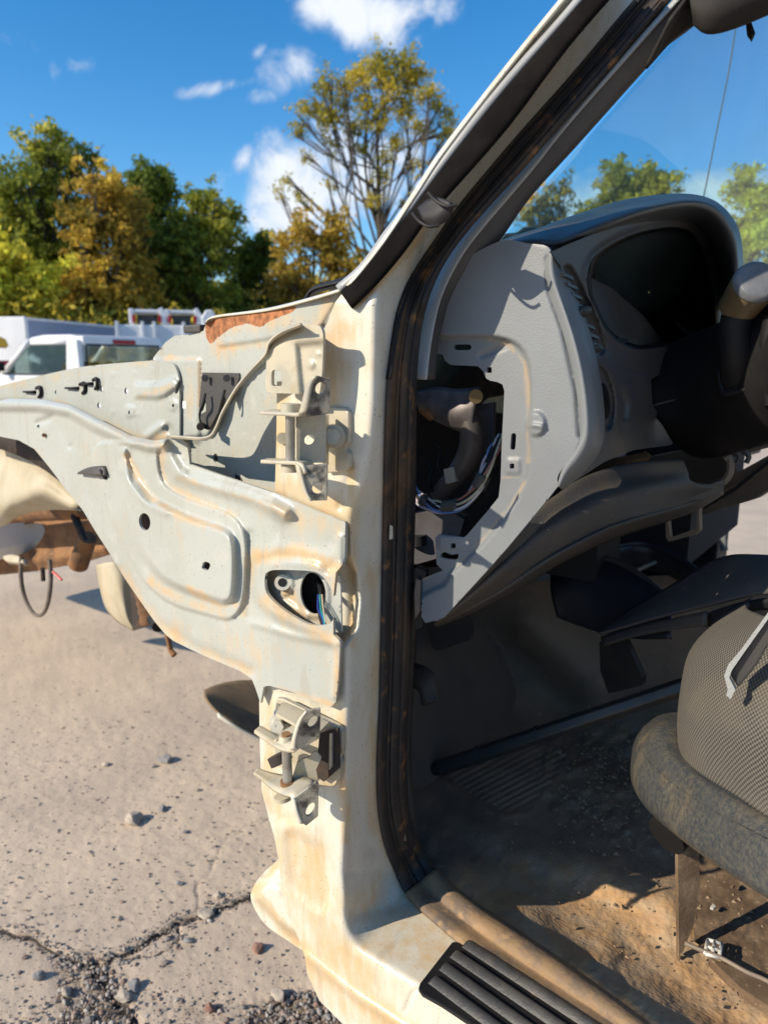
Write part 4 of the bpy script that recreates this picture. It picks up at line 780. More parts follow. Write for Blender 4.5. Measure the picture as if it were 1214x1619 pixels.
# inside the open dash end
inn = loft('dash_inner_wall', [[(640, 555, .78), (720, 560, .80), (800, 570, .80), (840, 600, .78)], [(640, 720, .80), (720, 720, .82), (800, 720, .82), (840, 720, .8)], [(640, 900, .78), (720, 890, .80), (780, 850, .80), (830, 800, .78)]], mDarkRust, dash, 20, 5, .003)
loft('inner_brace', [[(660, 618, .66), (690, 612, .665), (725, 615, .67), (760, 612, .67)], [(660, 640, .655), (685, 645, .655), (715, 655, .66), (750, 650, .665)], [(670, 655, .66), (695, 668, .66), (722, 680, .665), (745, 690, .67)]], mat('smudged_grey_steel', (.13, .115, .115), (.07, .06, .06), 30, rough=.45, metal=.4), inn, 24, 4, .003)
tube('air_duct', [(738, 650, .675), (746, 680, .675), (742, 715, .675), (722, 750, .675), (700, 775, .68), (688, 795, .685)], [.012, .0135, .013, .012, .011, .010], mat('dull_brown_grey_duct', (.085, .07, .065), (.055, .045, .04), 20, rough=.5), inn, 12, 30)
slab('sheet_duct', [(752, 640, .70), (780, 636, .70), (778, 740, .70), (746, 752, .70)], .006, mat('galvanised_sheet', (.10, .105, .12), (.14, .145, .16), 20, rough=.4, metal=.5), inn)
slab('lower_duct_box', [(655, 812, .66), (700, 806, .66), (735, 820, .68), (728, 845, .68), (690, 850, .66), (690, 885, .66), (655, 892, .66)], .02, mat('dull_grey_duct', (.11, .105, .115), (.08, .07, .07), 20, rough=.5), inn)
tube('duct_port', [(660, 846, .655), (661, 862, .655)], .010, mVoid, inn, 14)
tube('tan_clip', [(668, 645, .658), (676, 652, .655), (684, 658, .66)], .006, mRust, inn, 8)
cyl('grommet', PY(752, 626, .672), PY(752, 627, .664), .0075, mat('brass_grommet', (.18, .13, .06), rough=.4, metal=.6), inn)
har = tube('wiring_harness', [(652, 772, .655), (668, 790, .648), (690, 800, .642), (712, 802, .638), (735, 794, .636), (755, 772, .635), (768, 745, .637), (780, 715, .645), (797, 690, .66)], [.0042, .0045, .005, .005, .005, .0052, .0048, .005, .005], mBlack, inn, 10, 60)
for i, c in enumerate([(.55, .52, .5), (.12, .2, .42), (.45, .36, .42), (.3, .32, .36), (.30, .12, .08), (.5, .45, .3)]):
    m = mat(('white', 'blue', 'pink', 'grey', 'red', 'yellow')[i]+'_harness_wire', c, rough=.4); a = i*1.05
    P0 = cr_(pts([(652, 772, .655), (668, 790, .648), (690, 800, .642), (712, 802, .638), (735, 794, .636), (755, 772, .635), (768, 745, .637), (780, 715, .645), (797, 690, .66)]), 60)
    t = np.linspace(0, 9, 60)+a; P0 = P0+np.stack([np.cos(t)*.0055, -.003+np.sin(t)*.003, np.sin(t)*.0055], 1)
    obj('wire', *tubeVF(P0, .0015, 6), m, har)
HP = cr_(pts([(652, 772, .655), (668, 790, .648), (690, 800, .642), (712, 802, .638), (735, 794, .636), (755, 772, .635), (768, 745, .637), (780, 715, .645), (797, 690, .66)]), 60)
for a_, b_ in ((8, 12), (20, 28), (38, 44)): obj('tape_wrap', *tubeVF(HP[a_:b_], .0082, 10), mKnee, har)
cb = slab('wire_connector', [(700, 742, .66), (716, 738, .66), (720, 762, .66), (704, 766, .66)], .012, mat('ivory_connector', (.35, .32, .26), rough=.5), inn); bevel(cb, .001)
for x_, y_ in ((690, 700), (768, 800), (676, 730)): tube('ground_wire', [(x_, y_, .69), (x_+8, y_+14, .675), (x_+2, y_+34, .668), (x_+16, y_+60, .68)], .0016, mBlack, inn, 6, 20)
slab('kick_bracket', [(658, 897, .60), (672, 905, .60), (674, 940, .605), (668, 990, .605), (655, 998, .60), (654, 950, .60)], .012, mRubber, truck)
slab('kick_bracket_face', [(658, 915, .595), (664, 918, .595), (664, 965, .595), (656, 978, .595), (655, 935, .595)], .002, mConsole, truck)
mVisor = mat('dark_brown_visor_vinyl', (.030, .026, .023), (.022, .019, .017), 12, rough=.7, bump=.3, bscale=500, spec=.2)
# ---- windshield, antenna, visor
gm = bpy.data.materials.new('tinted_windshield_glass'); gm.use_nodes = True; nt = gm.node_tree; nt.nodes.clear(); N = nt.nodes.new; L = nt.links.new
o_ = N('ShaderNodeOutputMaterial'); tr = N('ShaderNodeBsdfTransparent'); tr.inputs[0].default_value = (.76, .93, .97, 1); gl = N('ShaderNodeBsdfGlossy'); gl.inputs['Roughness'].default_value = .02
df = N('ShaderNodeBsdfDiffuse'); df.inputs[0].default_value = (.50, .64, .66, 1); m1 = N('ShaderNodeMixShader'); m2 = N('ShaderNodeMixShader'); lw = N('ShaderNodeLayerWeight'); lw.inputs[0].default_value = .5; pw = N('ShaderNodeMath'); pw.operation = 'POWER'; L(lw.outputs['Facing'], pw.inputs[0]); pw.inputs[1].default_value = 4.0; fr = N('ShaderNodeMath'); fr.operation = 'MULTIPLY_ADD'; L(pw.outputs[0], fr.inputs[0]); fr.inputs[1].default_value = .35; fr.inputs[2].default_value = .03
tcn = N('ShaderNodeTexCoord'); nn = N('ShaderNodeTexNoise'); nn.inputs['Scale'].default_value = 6; nn.inputs['Detail'].default_value = 8; L(tcn.outputs['Object'], nn.inputs['Vector'])
mrn = N('ShaderNodeMapRange'); L(nn.outputs[0], mrn.inputs[0]); mrn.inputs[1].default_value = .35; mrn.inputs[2].default_value = .75; mrn.inputs[3].default_value = .07; mrn.inputs[4].default_value = .13
L(mrn.outputs[0], m1.inputs[0]); L(tr.outputs[0], m1.inputs[1]); L(df.outputs[0], m1.inputs[2]); L(fr.outputs[0], m2.inputs[0]); L(m1.outputs[0], m2.inputs[1]); L(gl.outputs[0], m2.inputs[2]); L(m2.outputs[0], o_.inputs[0])
gw = []
for (z, y0, y1) in ((1.27, .63, 2.10), (1.82, .73, 2.02)): gw += [np.array([z-H-.47, y0, z]), np.array([z-H-.47, y1, z])]
slab('windshield', [gw[0], gw[1], gw[3], gw[2]], .004, gm, truck)
tube('antenna', [(1163, 40, 'd', 2.6), (1152, 110, 'd', 2.6), (1136, 190, 'd', 2.6), (1112, 310, 'd', 2.6), (1100, 360, 'd', 2.6)], .0022, mDashDark, truck, 6, 16)
loft('sun_visor', [[(1080, -80, .624), (1150, -90, .640), (1240, -90, .655), (1320, -90, .671)], [(1088, -10, .601), (1140, -14, .601), (1220, -30, .616), (1300, -60, .640)], [(1097, 24, .601), (1118, 36, .601), (1160, 28, .608), (1225, 2, .624), (1290, -30, .640)], [(1099, 30, .616), (1122, 42, .616), (1160, 35, .624), (1225, 10, .640), (1290, -22, .655)], [(1100, -60, .663), (1150, -50, .671), (1220, -60, .686), (1300, -80, .702)]], mVisor, truck, 40, 5, .004)
loft('trim_corner', [[(1020, 108, .612), (1050, 75, .619), (1066, 58, .623), (1085, 46, .628), (1102, 38, .636)], [(1040, 70, .602), (1060, 40, .611), (1080, 20, .619), (1100, 5, .628), (1120, -10, .636)], [(1060, 30, .593), (1090, -10, .602), (1110, -40, .611), (1130, -60, .619), (1150, -80, .628)]], mVisor, truck, 24, 4, .003)
slab('visor_hinge', [(1178, 36, .66), (1185, 30, .66), (1192, 50, .66), (1186, 64, .66), (1180, 56, .66)], .004, mBlack, truck)
# ---- floor
XT, YH, ZF = -.80, 1.22, .628
def Ft(px, py):
    r = ray(px, py); tf = (ZF-H)/np.minimum(r[:, 2], -.06); tt = (XT)/np.minimum(r[:, 0]+.35*np.maximum(0, -(r[:, 2]+.45)), -.06); th = YH/(r[:, 1])
    return smin(smin(tf, np.abs(tt), .12), th, .12)
def ribs(poly, d, sp, h):
    d = np.array(d, float); d /= np.linalg.norm(d); nrm = np.array([-d[1], d[0]])
    return lambda p: h*np.sin(2*math.pi*(p@nrm)/sp)*sst(np.where(inside(p, poly), 1, -1)*segdist(p, poly, True)/6)
def rough(poly, sc, h, w_=30):
    return lambda p: h*(fbm(p[:, 0]/sc, p[:, 1]/sc, 4)-.45)*sst(np.where(inside(p, poly), 1, -1)*segdist(p, poly, True)/w_+.5)
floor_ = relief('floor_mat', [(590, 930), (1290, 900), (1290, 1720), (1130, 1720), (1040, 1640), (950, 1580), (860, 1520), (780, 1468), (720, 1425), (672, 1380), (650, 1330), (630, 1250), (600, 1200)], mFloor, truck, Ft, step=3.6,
    feats=[ribs([(640, 1180), (670, 1120), (760, 1085), (830, 1065), (840, 1080), (760, 1120), (700, 1190), (655, 1240)], (2.2, -1.0), 8.5, .0022), ribs([(700, 1222), (840, 1165), (900, 1190), (880, 1230), (845, 1275), (800, 1288), (750, 1262)], (1.9, -1.0), 9, .0028),
           bead([(660, 1200), (740, 1262), (790, 1290), (835, 1285), (885, 1225)], .004, 5), bead([(645, 1285), (690, 1365), (755, 1425), (860, 1492), (960, 1555), (1060, 1622), (1160, 1695)], .032, 40), bead([(720, 1300), (900, 1360), (1060, 1420)], .010, 34), bead([(800, 1020), (860, 1080), (890, 1120)], -.02, 28), bead([(830, 990), (930, 1080)], .02, 30),
           rough([(820, 1150), (960, 1130), (1080, 1200), (1080, 1350), (950, 1340), (860, 1270)], 16, .022), rough([(640, 1250), (1290, 1300), (1290, 1720), (640, 1720)], 60, .02), rough([(900, 1380), (1290, 1400), (1290, 1720), (900, 1720)], 7, .003), bead([(920, 1350), (1000, 1400), (1060, 1440)], .01, 30)],
    dirt=[plateau([(720, 1370), (900, 1345), (1080, 1400), (1290, 1400), (1290, 1760), (640, 1760)], .8, 90), plateau([(880, 1150), (1000, 1140), (1070, 1290), (950, 1330)], .26, 70), band([(1060, 1350), (960, 1450), (1000, 1540)], .22, 40), band([(655, 1300), (720, 1370)], .2, 20)], thick=.004)  # first plateau paints the sunlit floor patch lighter, together with tan dirt
loft('kick_panel', [[(630, 900, .62), (640, 1060, .62), (630, 1200, .62), (640, 1330, .60)], [(662, 930, .84), (655, 1060, .84), (648, 1180, .80), (655, 1300, .70)]], mInner, truck, 20, 3, .003)
pan = relief('seat_well_dirt', [(1102, 1330), (1290, 1300), (1290, 1640), (1214, 1566), (1165, 1538), (1120, 1505), (1096, 1488), (1098, 1420)], mDirtFloor, truck, lambda px, py: (ZF+.012-H)/ray(px, py)[:, 2], step=4,
       feats=[rough([(1090, 1330), (1290, 1300), (1290, 1660), (1090, 1500)], 9, .006, 8), plateau(oval(1166, 1468, 15, 17), .002, 3), plateau(oval(1166, 1468, 9, 11), -.002, 3)], thick=.01)
yl = float(PZ(1075, 1515, ZF+.005)[1])
slab('mat_cut_edge', [(1072, 1335, yl), (1104, 1335, yl+.02), (1104, 1400, yl+.02), (1098, 1465, yl+.01), (1086, 1500, yl), (1070, 1517, yl), (1071, 1430, yl)], .006, mDirtFloor, truck, label='stiff dusty upright edge of the floor mat beside the seat')
V_, F_ = joinVF([tubeVF(np.array([PZ(x, y, ZF+.03) for x, y in ((1082, 1491), (1105, 1501), (1140, 1515), (1180, 1537), (1214, 1552), (1280, 1590))]), .0026, 8, 30)]); obj('seat_rail_wire', V_, F_, mConsole, truck)
slab('carpet_ridge', [PZ(x, y, ZF+.02) for x, y in ((1120, 1512), (1170, 1535), (1290, 1592), (1290, 1640), (1214, 1590), (1170, 1562))], .012, mDirtFloor, truck)
# ---- pedals
slab('brake_pedal', [(674, 985, 1.0), (738, 968, 1.02), (745, 1000, 1.02), (742, 1012, 1.02), (690, 1030, 1.0), (682, 1022, 1.0)], .02, mKnee, truck)
loft('parking_brake_pedal', [[(640, 1052, .80), (662, 1050, .80), (684, 1062, .80), (692, 1085, .80), (693, 1102, .80)], [(640, 1085, .78), (655, 1088, .78), (665, 1100, .78), (668, 1116, .78), (690, 1108, .79)]], mKnee, truck, 16, 3, .006)
# ---- sill tread plate
TZ = .6945
def tz(x, y, dz=0): return PZ(x, y, TZ+dz)
tp = slab('tread_plate', [tz(x, y, .001) for x, y in [(722, 1488), (714, 1489), (664, 1553), (661, 1562), (668, 1572), (700, 1590), (745, 1620), (850, 1700), (1060, 1700), (1000, 1668), (925, 1620), (830, 1556), (760, 1508)]], .004, mBlack, truck, label='ribbed black tread plate on the sill'); bevel(tp, .0015)
for a, b in (((731, 1496), (1010, 1680)), ((712, 1512), (1000, 1710)), ((695, 1532), (940, 1710)), ((678, 1553), (860, 1690))):
    A = tz(*a, .001); B = tz(*b, .001); d = (B-A)/np.linalg.norm(B-A); n_ = np.array([-d[1], d[0], 0]); n_ = n_ if n_[1] < 0 else -n_
    Vv = []; prof = [(-.0098, 0), (-.0088, .0036), (-.0062, .0052), (-.0035, .0042), (-.0005, .0022), (.0015, 0)]
    for s in (A, A+d*.003, B):
        Vv += [s+n_*u+np.array([0, 0, (h if s is not A else h*.3)]) for u, h in prof]
    Fq = [(i*6+j, i*6+j+1, (i+1)*6+j+1, (i+1)*6+j) for i in range(2) for j in range(5)]+[(0, 1, 2, 3, 4, 5)]
    obj('tread_rib', Vv, Fq, mat('tread_rubber', (.030, .030, .030), (.06, .055, .048), 45, rough=.5, bump=.3, bscale=350) if 'tread_rubber' not in bpy.data.materials else bpy.data.materials['tread_rubber'], tp)
slab('tread_plate_dust_line', [tz(x, y, .0035) for x, y in ((735, 1490), (742, 1492), (900, 1596), (1010, 1668), (1004, 1668), (890, 1592))], .002, mRust, tp)
# ---- seat
seat = loft('seat', [[(1190, 945, .86), (1130, 985, .84), (1098, 1030, .83), (1085, 1090, .82), (1078, 1150, .80), (1078, 1215, .78)], [(1180, 962, .80), (1128, 995, .79), (1092, 1035, .785), (1078, 1095, .77), (1074, 1150, .75), (1078, 1200, .735)], [(1205, 975, .75), (1155, 1010, .735), (1120, 1060, .73), (1106, 1120, .715), (1104, 1180, .70), (1112, 1225, .69)],
    [(1240, 985, .72), (1200, 1030, .70), (1172, 1090, .685), (1162, 1150, .672), (1164, 1210, .665), (1172, 1262, .66)], [(1300, 990, .70), (1275, 1040, .68), (1250, 1110, .66), (1240, 1180, .645), (1240, 1240, .64), (1245, 1310, .635)], [(1400, 980, .68), (1390, 1060, .66), (1380, 1130, .64), (1370, 1200, .625), (1365, 1270, .62), (1365, 1370, .615)]], mat('placeholder', (.1, .1, .1)), truck, nu=60, nv=8, solid=.004, label='seat cushion in dusty woven grey cloth')
# woven cloth
fm = bpy.data.materials.new('woven_seat_cloth'); fm.use_nodes = True; nt = fm.node_tree; N = nt.nodes.new; L = nt.links.new; b = nt.nodes['Principled BSDF']; b.inputs['Roughness'].default_value = .9
uvn = N('ShaderNodeAttribute'); uvn.attribute_name = 'wu'; uvm = N('ShaderNodeAttribute'); uvm.attribute_name = 'wv'
def sn(a, k):
    q = N('ShaderNodeMath'); q.operation = 'MULTIPLY'; L(a, q.inputs[0]); q.inputs[1].default_value = k; s = N('ShaderNodeMath'); s.operation = 'SINE'; L(q.outputs[0], s.inputs[0]); return s.outputs[0]
tcw = N('ShaderNodeTexCoord'); nw = N('ShaderNodeTexNoise'); nw.inputs['Scale'].default_value = 60; L(tcw.outputs['Object'], nw.inputs['Vector'])
def wob_(a):
    q = N('ShaderNodeMath'); q.operation = 'MULTIPLY_ADD'; L(nw.outputs[0], q.inputs[0]); q.inputs[1].default_value = .0035; L(a, q.inputs[2]); return q.outputs[0]
s1 = sn(wob_(uvn.outputs['Fac']), 2*math.pi*110); s2 = sn(wob_(uvm.outputs['Fac']), 2*math.pi*130); mu = N('ShaderNodeMath'); mu.operation = 'MULTIPLY'; L(s1, mu.inputs[0]); L(s2, mu.inputs[1])
cr = N('ShaderNodeValToRGB'); cr.color_ramp.elements[0].position = .30; cr.color_ramp.elements[0].color = (.028, .026, .024, 1); cr.color_ramp.elements[1].position = .72; cr.color_ramp.elements[1].color = (.15, .135, .11, 1)
ad = N('ShaderNodeMath'); ad.operation = 'MULTIPLY_ADD'; L(mu.outputs[0], ad.inputs[0]); ad.inputs[1].default_value = .5; ad.inputs[2].default_value = .5; L(ad.outputs[0], cr.inputs[0])
tcn = N('ShaderNodeTexCoord'); nn = N('ShaderNodeTexNoise'); nn.inputs['Scale'].default_value = 14; nn.inputs['Detail'].default_value = 6; L(tcn.outputs['Object'], nn.inputs['Vector'])
mrr = N('ShaderNodeMapRange'); L(nn.outputs[0], mrr.inputs[0]); mrr.inputs[1].default_value = .42; mrr.inputs[2].default_value = .68; mrr.inputs[3].default_value = 0; mrr.inputs[4].default_value = .45
mx = N('ShaderNodeMix'); mx.data_type = 'RGBA'; L(mrr.outputs[0], mx.inputs[0]); L(cr.outputs[0], mx.inputs[6]); mx.inputs[7].default_value = (.17, .145, .105, 1); L(mx.outputs[2], b.inputs['Base Color'])
bp_ = N('ShaderNodeBump'); bp_.inputs['Strength'].default_value = .7; bp_.inputs['Distance'].default_value = .001; L(ad.outputs[0], bp_.inputs['Height']); L(bp_.outputs[0], b.inputs['Normal'])
me = seat.data; me.materials.clear(); me.materials.append(fm); co = np.zeros(len(me.vertices)*3); me.vertices.foreach_get('co', co); co = co.reshape(-1, 3)
n_u = 60; mm = len(co)//n_u; G = co.reshape(mm, n_u, 3); du = np.r_[0, np.cumsum(np.linalg.norm(np.diff(G.mean(0), axis=0), axis=1))]; dv = np.r_[0, np.cumsum(np.linalg.norm(np.diff(G.mean(1), axis=0), axis=1))]
for nme, a in (('wu', np.tile(du, mm)), ('wv', np.repeat(dv, n_u))): at = me.attributes.new(nme, 'FLOAT', 'POINT'); at.data.foreach_set('value', (a*1.9).astype(np.float32))
bpy.data.materials.remove(bpy.data.materials['placeholder'])
sh = [[(1110, 1128, .86), (1082, 1150, .80), (1080, 1185, .76), (1105, 1218, .725), (1150, 1246, .69), (1214, 1282, .662), (1300, 1330, .64)],
      [(1085, 1126, .84), (1068, 1148, .785), (1072, 1185, .742), (1105, 1222, .702), (1155, 1254, .672), (1214, 1290, .648), (1300, 1335, .625)],
      [(1045, 1131, .83), (1036, 1152, .775), (1048, 1186, .735), (1088, 1224, .696), (1145, 1262, .66), (1214, 1302, .632), (1300, 1350, .61)],
      [(1020, 1148, .82), (1014, 1176, .7705), (1032, 1210, .7285), (1077, 1250, .6885), (1134, 1286, .6525), (1206, 1326, .6205), (1300, 1370, .6005)],
      [(1018, 1150, .82), (1012, 1178, .77), (1030, 1212, .728), (1075, 1252, .688), (1132, 1288, .652), (1205, 1328, .62), (1300, 1372, .60)],
      [(1004, 1172, .815), (1001, 1208, .765), (1015, 1248, .722), (1060, 1292, .68), (1120, 1335, .645), (1200, 1382, .612), (1300, 1430, .59)],
      [(1001, 1200, .82), (1002, 1240, .77), (1022, 1276, .73), (1062, 1313, .688), (1122, 1358, .652), (1214, 1418, .612), (1300, 1465, .59)],
      [(1020, 1205, .88), (1030, 1245, .83), (1045, 1280, .79), (1085, 1320, .75), (1140, 1360, .71), (1230, 1415, .67), (1300, 1460, .65)]]
shd = loft('seat_side_shield', sh, mShield, seat, nu=60, nv=6, solid=.003, label='dusty black plastic side shield with a rounded front tip')
cyl('seat_adjuster', PY(1062, 1312, .74), PY(1052, 1322, .73), .022, mBlack, seat, n=16)
box('seat_base', .08, .75, .78, 1.5, .60, .80, mVoid, seat)
# ---- centre console
mBlueBlk = mat('blue_black_plastic', (.018, .024, .034), (.026, .030, .038), 8, rough=.45, bump=.2, bscale=500)
con = loft('centre_console', [[(870, 905, 1.05), (905, 888, 1.05), (945, 878, 1.05), (1000, 902, 1.02), (1052, 946, .98)], [(872, 940, 1.0), (900, 925, 1.0), (945, 920, 1.0), (1000, 935, .98), (1060, 965, .95)], [(880, 975, 1.0), (905, 985, 1.0), (950, 1000, .98), (1000, 1010, .95), (1060, 1010, .92)]], mBlueBlk, truck, 30, 5, .004)
tube('console_rim', [(942, 879, 1.04), (975, 888, 1.03), (1010, 908, 1.01), (1040, 932, .99), (1058, 950, .97)], .0045, mTrimDark, con, 8, 30)
tube('console_rim', [(950, 874, 1.10), (975, 864, 1.16), (1008, 859, 1.2), (1045, 867, 1.2), (1085, 890, 1.18), (1108, 908, 1.16)], .0045, mBlueBlk, con, 8, 30)
loft('console_bin', [[(950, 874, 1.10), (1008, 860, 1.2), (1060, 872, 1.2), (1108, 908, 1.16)], [(960, 900, 1.15), (1010, 900, 1.22), (1060, 910, 1.22), (1100, 945, 1.18)]], mBlueBlk, con, 20, 3, .004)
tube('bin_divider', [(1003, 903, 1.02), (1020, 895, 1.08), (1034, 889, 1.15)], .004, mTrimDark, con, 8)
box('far_seat_base', .05, .75, 1.45, 2.0, .60, .82, mVoid, truck)
tube('pale_door_strap', [(1146, 828, 2.0), (1142, 845, 2.0), (1144, 870, 2.0)], .010, mTrimGrey, truck, 8, 10)
# ================================================================== loose things lying in the cab
bar = thing('seat_trim_bar', 'long dark metal channel bar lying across the driver footwell floor', 'bar', tuple(PZ(690, 1225, ZF)))
A = PZ(695, 1214, ZF+.018); B = PY(1092, 1082, 1.02)
V_, F_ = tubeVF(np.array([A+(B-A)*s for s in np.linspace(0, 1, 12)]), .0135, 6); bo = obj('channel', V_, F_, mat('dark_blue_grey_steel', (.095, .09, .085), (.13, .11, .09), 30, rough=.4, metal=.5), bar, smooth=False); bevel(bo, .002)
for s in (.17, .42): obj('crimp_band', *tubeVF(np.array([A+(B-A)*s, A+(B-A)*(s+.012)]), .0150, 6), mTrimDark, bar, smooth=False)
cyl('end_socket', A, A-(B-A)/np.linalg.norm(B-A)*.012, .010, mDarkRust, bar)
brk = slab('loose_bracket', [(945, 1016, .90), (962, 1010, .90), (986, 1008, .90), (1002, 1040, .90), (1015, 1072, .90), (1014, 1084, .90), (995, 1090, .90), (962, 1096, .91), (950, 1060, .91)], .012, mBlack, None)
tag(brk, 'dark plastic bracket standing on the floor bar under the loose trim panel', 'bracket')
lp = thing('loose_trim_panel', 'large dark warped plastic trim panel lying over the console and seat', 'trim panel', tuple(PY(1080, 960, .86)))
mPan = mat('scuffed_charcoal_trim', (.075, .073, .072), (.10, .09, .082), 14, rough=.5, bump=.3, bscale=800, voro=1, c3=(.16, .13, .10), s3=60, lo3=.6, hi3=.7)
loft('panel_skin', [[(942, 998, .92), (985, 972, .92), (1030, 945, .92), (1075, 918, .92), (1115, 893, .92), (1150, 880, .90), (1185, 878, .88), (1290, 884, .84)], [(945, 1001, .90), (990, 980, .90), (1040, 960, .89), (1090, 942, .88), (1140, 925, .86), (1200, 915, .83), (1290, 912, .80)], [(948, 1003, .895), (1000, 988, .885), (1060, 972, .87), (1110, 960, .85), (1150, 950, .835), (1200, 940, .82), (1290, 935, .79)]], mPan, lp, 50, 6, .004)
loft('panel_flange', [[(950, 1008, .90), (1000, 992, .89), (1060, 978, .87), (1118, 966, .855)], [(955, 1021, .89), (1005, 1006, .88), (1062, 996, .865), (1116, 990, .85)]], mKnee, lp, 24, 3, .004)
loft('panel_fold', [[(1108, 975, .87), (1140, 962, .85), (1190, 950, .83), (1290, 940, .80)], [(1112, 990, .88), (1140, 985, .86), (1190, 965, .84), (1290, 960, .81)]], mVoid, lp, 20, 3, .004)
sliv = thing('broken_trim_strip', 'narrow broken trim strip with pale edge hanging over the seat cloth', 'trim strip', tuple(PY(1180, 1060, .66)))
q = slab('strip_body', [(1150, 1066, .655), (1168, 1038, .655), (1188, 1010, .65), (1214, 972, .645), (1260, 910, .64), (1290, 930, .64), (1214, 1020, .65), (1196, 1052, .655), (1176, 1076, .66), (1166, 1088, .66)], .006, mTrimDark, sliv); bevel(q, .002)
slab('pale_edge', [(1143, 1070, .648), (1150, 1052, .648), (1170, 1028, .648), (1214, 968, .64), (1260, 902, .635), (1264, 908, .635), (1214, 978, .642), (1175, 1032, .65), (1156, 1060, .65), (1152, 1072, .65), (1162, 1090, .652), (1154, 1106, .652), (1147, 1100, .652), (1150, 1090, .652)], .004, mTrimLite, sliv)
zc = ZF+.03
clp = thing('plastic_clip', 'small off-white square plastic clip lying on the dirt beside the seat', 'clip', tuple(PZ(1130, 1505, ZF+.02)))
for a, b_, nm in (((1118, 1486), (1114, 1508), 'side'), ((1140, 1492), (1136, 1514), 'side'), ((1129, 1489), (1125, 1511), 'rib'), ((1118, 1486), (1140, 1492), 'rib'), ((1114, 1508), (1136, 1514), 'rib'), ((1116, 1497), (1138, 1503), 'rib')):
    obj(nm, *tubeVF(np.array([PZ(*a, zc), PZ(*b_, zc)]), .0022, 6), mWhiteClip, clp)
mCrumb = mat('dry_mud', (.34, .24, .15), (.22, .15, .09), 80, rough=.9)
def crumbs():
    n = 900; P = np.vstack([np.stack([rng.normal(965, 62, n), rng.normal(1235, 62, n)], 1), np.stack([rng.uniform(1100, 1250, 260), rng.uniform(1350, 1600, 260)], 1), np.stack([rng.uniform(700, 1080, 260), rng.uniform(1330, 1560, 260)], 1)])
    t = Ft(P[:, 0], P[:, 1]); W_ = C0+ray(P[:, 0], P[:, 1])*(t-.004)[:, None]; k = len(P); sz = .0010+.0030*rng.random(k)**4
    Vb = np.array([(1, 0, 0), (-.6, .8, 0), (-.6, -.8, .1), (0, 0, .9), (.1, .1, -.7)]); Fb = np.array([(0, 1, 3), (1, 2, 3), (2, 0, 3), (1, 0, 4), (2, 1, 4), (0, 2, 4)])
    V = Vb[None]*sz[:, None, None]*rng.uniform(.6, 1.4, (k, 5, 3))+W_[:, None]+np.array([0, 0, .008]); o = obj('dirt_crumbs', V.reshape(-1, 3), (Fb[None]+(np.arange(k)*5)[:, None, None]).reshape(-1, 3), mDirtFloor, None, smooth=False, kind='stuff'); o.data.materials.clear(); o.data.materials.append(mCrumb)
    o['label'] = 'crumbs of dried mud and grit on the cab floor'; o['category'] = 'dirt'
crumbs()
# scraps on the dirt
for i, (x, y, s, lab) in enumerate(((1126, 1432, .0045, 'tiny white chip on the brown dirt beside the seat rail'), (1157, 1398, .005, 'small tan pebble on the dirt near the seat shield'))):
    ch = slab('chip', [PZ(x+dx, y+dy, ZF+.024) for dx, dy in ((-4, 2), (0, -4), (5, 1), (1, 4))], .003, mWhiteClip if i == 0 else mDirtFloor, None); tag(ch, lab, 'chip')
# ================================================================== ground
cracks = [([(-60, 1470), (0, 1475), (45, 1482), (100, 1515), (150, 1527), (200, 1510), (250, 1478), (282, 1460), (320, 1450), (350, 1436), (390, 1424), (440, 1400)], .010, 2.8), ([(282, 1460), (286, 1478), (270, 1500), (230, 1510), (195, 1518)], .006, 2.4),
          ([(305, 1412), (330, 1385), (346, 1350), (362, 1330), (400, 1305), (440, 1290)], .003, 1.8), ([(150, 1527), (200, 1600), (260, 1700)], .010, 12), ([(312, 1448), (312, 1420), (308, 1400)], .003, 2)]
gravel_zones = [([(70, 1505), (110, 1512), (170, 1530), (205, 1530), (190, 1580), (215, 1640), (60, 1700), (100, 1580)], .7), ([(390, 1600), (440, 1570), (520, 1560), (600, 1619), (600, 1700), (360, 1700)], 1.0), ([(-60, 1610), (60, 1570), (240, 1560), (500, 1600), (600, 1700), (-60, 1700)], .30)]
